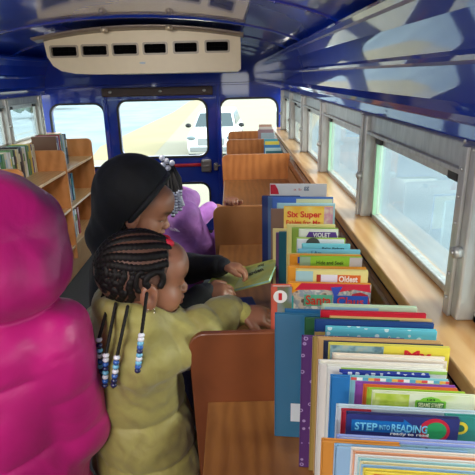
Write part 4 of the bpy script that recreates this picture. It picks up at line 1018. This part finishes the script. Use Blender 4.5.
# white emblem on the upper arm: text lines beside a quarter dome
lp = np.array(at(175.5, 229, 1.86)); 
def onjack(px, py):
    """first point of the jacket along the sight line, used once to lay the emblem on the cloth"""
    o_ = np.array((0, 0, CAMZ)); d_ = np.array(CM @ Vector(((px-237.5)/F, (237.5-py)/F, -1))); tt = np.linspace(1.5, 2.4, 900)[:, None]; pts = o_+d_*tt
    vv = jack(pts); k = np.argmax(vv < 0); return pts[k]
lp = onjack(175.5, 229); e_ = 1e-3; g = np.array([jack((lp+V(*q))[None])[0]-jack((lp-V(*q))[None])[0] for q in ((e_, 0, 0), (0, e_, 0), (0, 0, e_))]); g /= np.linalg.norm(g)
xr = np.cross((0, 0, 1.), g); xr /= np.linalg.norm(xr); zu = np.cross(g, xr); 
Lm = Matrix(((xr[0], -g[0], zu[0], lp[0]+g[0]*.004), (xr[1], -g[1], zu[1], lp[1]+g[1]*.004), (xr[2], -g[2], zu[2], lp[2]+g[2]*.004), (0, 0, 0, 1)))
off4 = Matrix.Translation(-Vector(t4.location)); wm = plain('#f0eef2', .6, noise=0)
for k, s_ in enumerate(('THE', 'NORTH', 'FACE')): text('jacket_lettering', s_, .024 if k else .016, .0058, wm, t4, off4 @ Lm @ Matrix.Translation((-.027, 0, .005-k*.0078)), .03)
for k in range(3):
    m = MB(); ro, ri = .006+.005*k+.0035, .006+.005*k-.0005
    if k == 0: ri = 0.0005
    pts = [(.001+ro*math.cos(R(q)), -.009+ro*math.sin(R(q))) for q in range(0, 91, 10)]+[(.001+ri*math.cos(R(q)), -.009+ri*math.sin(R(q))) for q in range(90, -1, -10)]
    m.prism(pts, .0008, 'y', -.0004, mat=Lm); m.build('jacket_emblem', wm, t4, t4.location)
# hair: parted cap, ponytail strands and clear beads
def cap4(P):
    L = ((P-K4)@M4_)/.98; d = ell(L, (0, -.014, .022), (.079, .094, .088))-.0015*np.sin(L[:, 0]*260); return smax(d, np.maximum(L[:, 1]-.052, -(L[:, 2]+.03)), .004)
sdf_obj('parted_hair', cap4, K4-.13, K4+.13, .005, hb, t4)
m = MB(); q0 = np.array(at(167, 166, 1.95)); m.ball(q0, (.030, .030, .026)); m.tube([q0, np.array(at(176, 180, 1.97)), np.array(at(181, 196, 1.97))], [.026, .024, .012], 10); m.ball(np.array(at(163, 172, 1.95)), (.028, .028, .03)); m.build('hair_puff', hb, t4, t4.location)
clear = plain('#d8dcec', .12, coat=.8, noise=0); BC['k'] = clear
for i, (x1, x2, y2) in enumerate(((167, 170, 212), (171, 173, 217), (174, 176, 214), (178, 180, 211), (176, 183, 206), (169, 166, 206))):
    strand(168+i*.8, 164, x1+2, 190+i % 3*2, x2, y2, 1.93, 1.84, 'kkwkkwk', parent=t4, r=.0075, br=.0095)
for i, (x, y) in enumerate(((162, 158), (166.5, 161), (163, 165), (168, 168), (164, 171), (172, 163))):
    b = MB(); b.ball(np.array(at(x, y, 1.90)), .0115); b.build('bead', clear if i % 2 == 0 else BC['w'], t4, t4.location)

# ---------------------------------------------------------------- child in the pink padded coat, seen from behind
K1 = np.array(at(-4, 243, .86)); M1 = frame((-.25, .94, -.20)); c1 = V(-.500, .785, 0)
f1 = V(-.20, .98, 0); f1 /= np.linalg.norm(f1); r1 = np.cross(f1, (0, 0, 1))
t1 = person('child in a bright pink hooded padded coat seen from behind at the left', (c1[0], c1[1], 0))
s1R = c1+r1*.148+V(0, 0, 1.075); s1L = c1-r1*.125+V(0, 0, 1.09)
e1R = c1+r1*.148+V(.0, .03, .88); e1L = c1-r1*.19+V(0, .02, .83); w1R = c1+r1*.10+f1*.17+V(0, 0, .82); w1L = c1-r1*.10+f1*.17+V(0, 0, .82)
pel1 = V(c1[0], c1[1], .62); lg1 = legs_for(c1[0], c1[1], .6, f1)
H7 = hand_pts(w1R, f1-r1*.3, V(0, 0, 1), -1, .6); H8 = hand_pts(w1L, f1+r1*.3, V(0, 0, 1), 1, .6)
make_body(t1, K1, M1, 1.0, V(c1[0]+.03, c1[1]+.01, 1.12), (s1R, s1L), ((s1R, e1R, w1R), (s1L, e1L, w1L)), pel1, lg1, (H7, H8), SK2, LIP, .006)
trousers(t1, lg1, pel1, fabric('#30364a', '#242838', name='denim'), .76); shoes(t1, lg1, plain('#b8487e', .5))
def pink(P):
    Q = P-c1; la = Q@r1; fw = Q@f1; z = P[:, 2]; S_ = np.stack([la, fw*1.25, z], 1)
    d = cap(S_, (0, 0, 1.04), (0, 0, .52), .155, .205); d = smin(d, cap(P, s1R, s1L, .075, .075), .07)
    seam = .045+.07*0; q = np.sin(math.pi*(z-.02+.05*np.abs(la)+.01*np.sin(la*18))/.15); d = d-.013*np.sqrt(np.abs(q)+.001)+.007
    d += .010*np.exp(-((la-.03)/.008)**2)*(z > .9)
    for s, e, w in ((s1R, e1R, w1R), (s1L, e1L, w1L)):
        a_ = smin(cap(P, s, e, .078, .075), cap(P, e, w, .072, .055), .03); al = (P-s)@((e-s)/np.linalg.norm(e-s)); a_ = a_-.008*np.sqrt(np.abs(np.sin(math.pi*(al+.02)/.095)))
        d = smin(d, a_, .016)
    L = (P-K1)@M1
    hd = ell(L, (0, -.012, .004), (.124, .122, .126)); hd = smin(hd, ell(L, (0, -.045, -.055), (.118, .095, .085)), .03)
    hd += .006*np.exp(-(L[:, 0]/.005)**2)*(L[:, 1] < .02); hd -= .006*np.sqrt(np.abs(np.sin(math.pi*(L[:, 2]+.14)/.15)))
    roll_ = np.sqrt((np.linalg.norm(np.stack([(la-.03)*.80, fw+.02], 1), axis=1)-.075)**2+((z-1.115-.1*fw)*.9)**2)-.028
    d = smin(smin(d, roll_, .02), hd, .004)
    d -= .0065*wrinkle(P@np.array([[1, 0, .5], [0, 1, 0], [-.5, 0, .5]]), 26, 5)+.0012*wrinkle(P, 70, 2)
    op = ell(L, (0, .105, -.01), (.078, .10, .10)); d = smax(d, -np.minimum(op, head_sdf(L)-.004), .006)
    return smax(d, .46-z, .025)
pk = fabric('#bd1474', '#a80f66', rough=.42, bs=.25, scale=9, dist=.02, sheen=.1, name='magenta_nylon')
sdf_obj('padded_coat', pink, (-.86, .44, .42), (-.14, 1.12, 1.38), .006, pk, t1)
# ================================================================ light
sc = bpy.context.scene
w = bpy.data.worlds.new('overcast'); sc.world = w; w.use_nodes = True; nt = w.node_tree; bg = nt.nodes['Background']
tc = nt.nodes.new('ShaderNodeTexCoord'); sx = nt.nodes.new('ShaderNodeSeparateXYZ'); nt.links.new(tc.outputs['Generated'], sx.inputs[0])
r = ramp(nt, sx.outputs[2], [(0, '#f1f3f2'), (.5, '#e3eefb')]); nt.links.new(r.outputs[0], bg.inputs[0]); bg.inputs[1].default_value = 2.9
sd = bpy.data.lights.new('sun', 'SUN'); sd.energy = 4.5; sd.angle = R(30); sd.color = (1, .95, .88); so = bpy.data.objects.new('sun', sd); C.objects.link(so); so.rotation_euler = (R(8), R(69), 0)
def area(n, loc, rot, sx_, sy_, e, col=(1, 1, 1)):
    l = bpy.data.lights.new(n, 'AREA'); l.shape = 'RECTANGLE'; l.size = sx_; l.size_y = sy_; l.energy = e; l.color = col
    o = bpy.data.objects.new(n, l); C.objects.link(o); o.location = loc; o.rotation_euler = rot; return o
area('front_fill', (-.66, -1.3, 1.86), (R(35), 0, 0), .5, .4, 22, (1, .95, .9))  # added fill behind the camera, tilted rearward; no real fixture
area('overhead_fill', (-.66, -.2, 1.86), (0, 0, 0), .4, 1.2, 14, (1, .93, .85))  # added overhead fill for the interior, stands for no actual lamp
area('rear_fill', (-.66, 1.9, 1.86), (R(55), 0, 0), .6, .3, 16, (1, .95, .88))  # added out-of-view fill, aimed at the air conditioner and rear wall
sc.view_settings.view_transform = 'Standard'; sc.view_settings.exposure = .22
sc.view_settings.look = 'None'
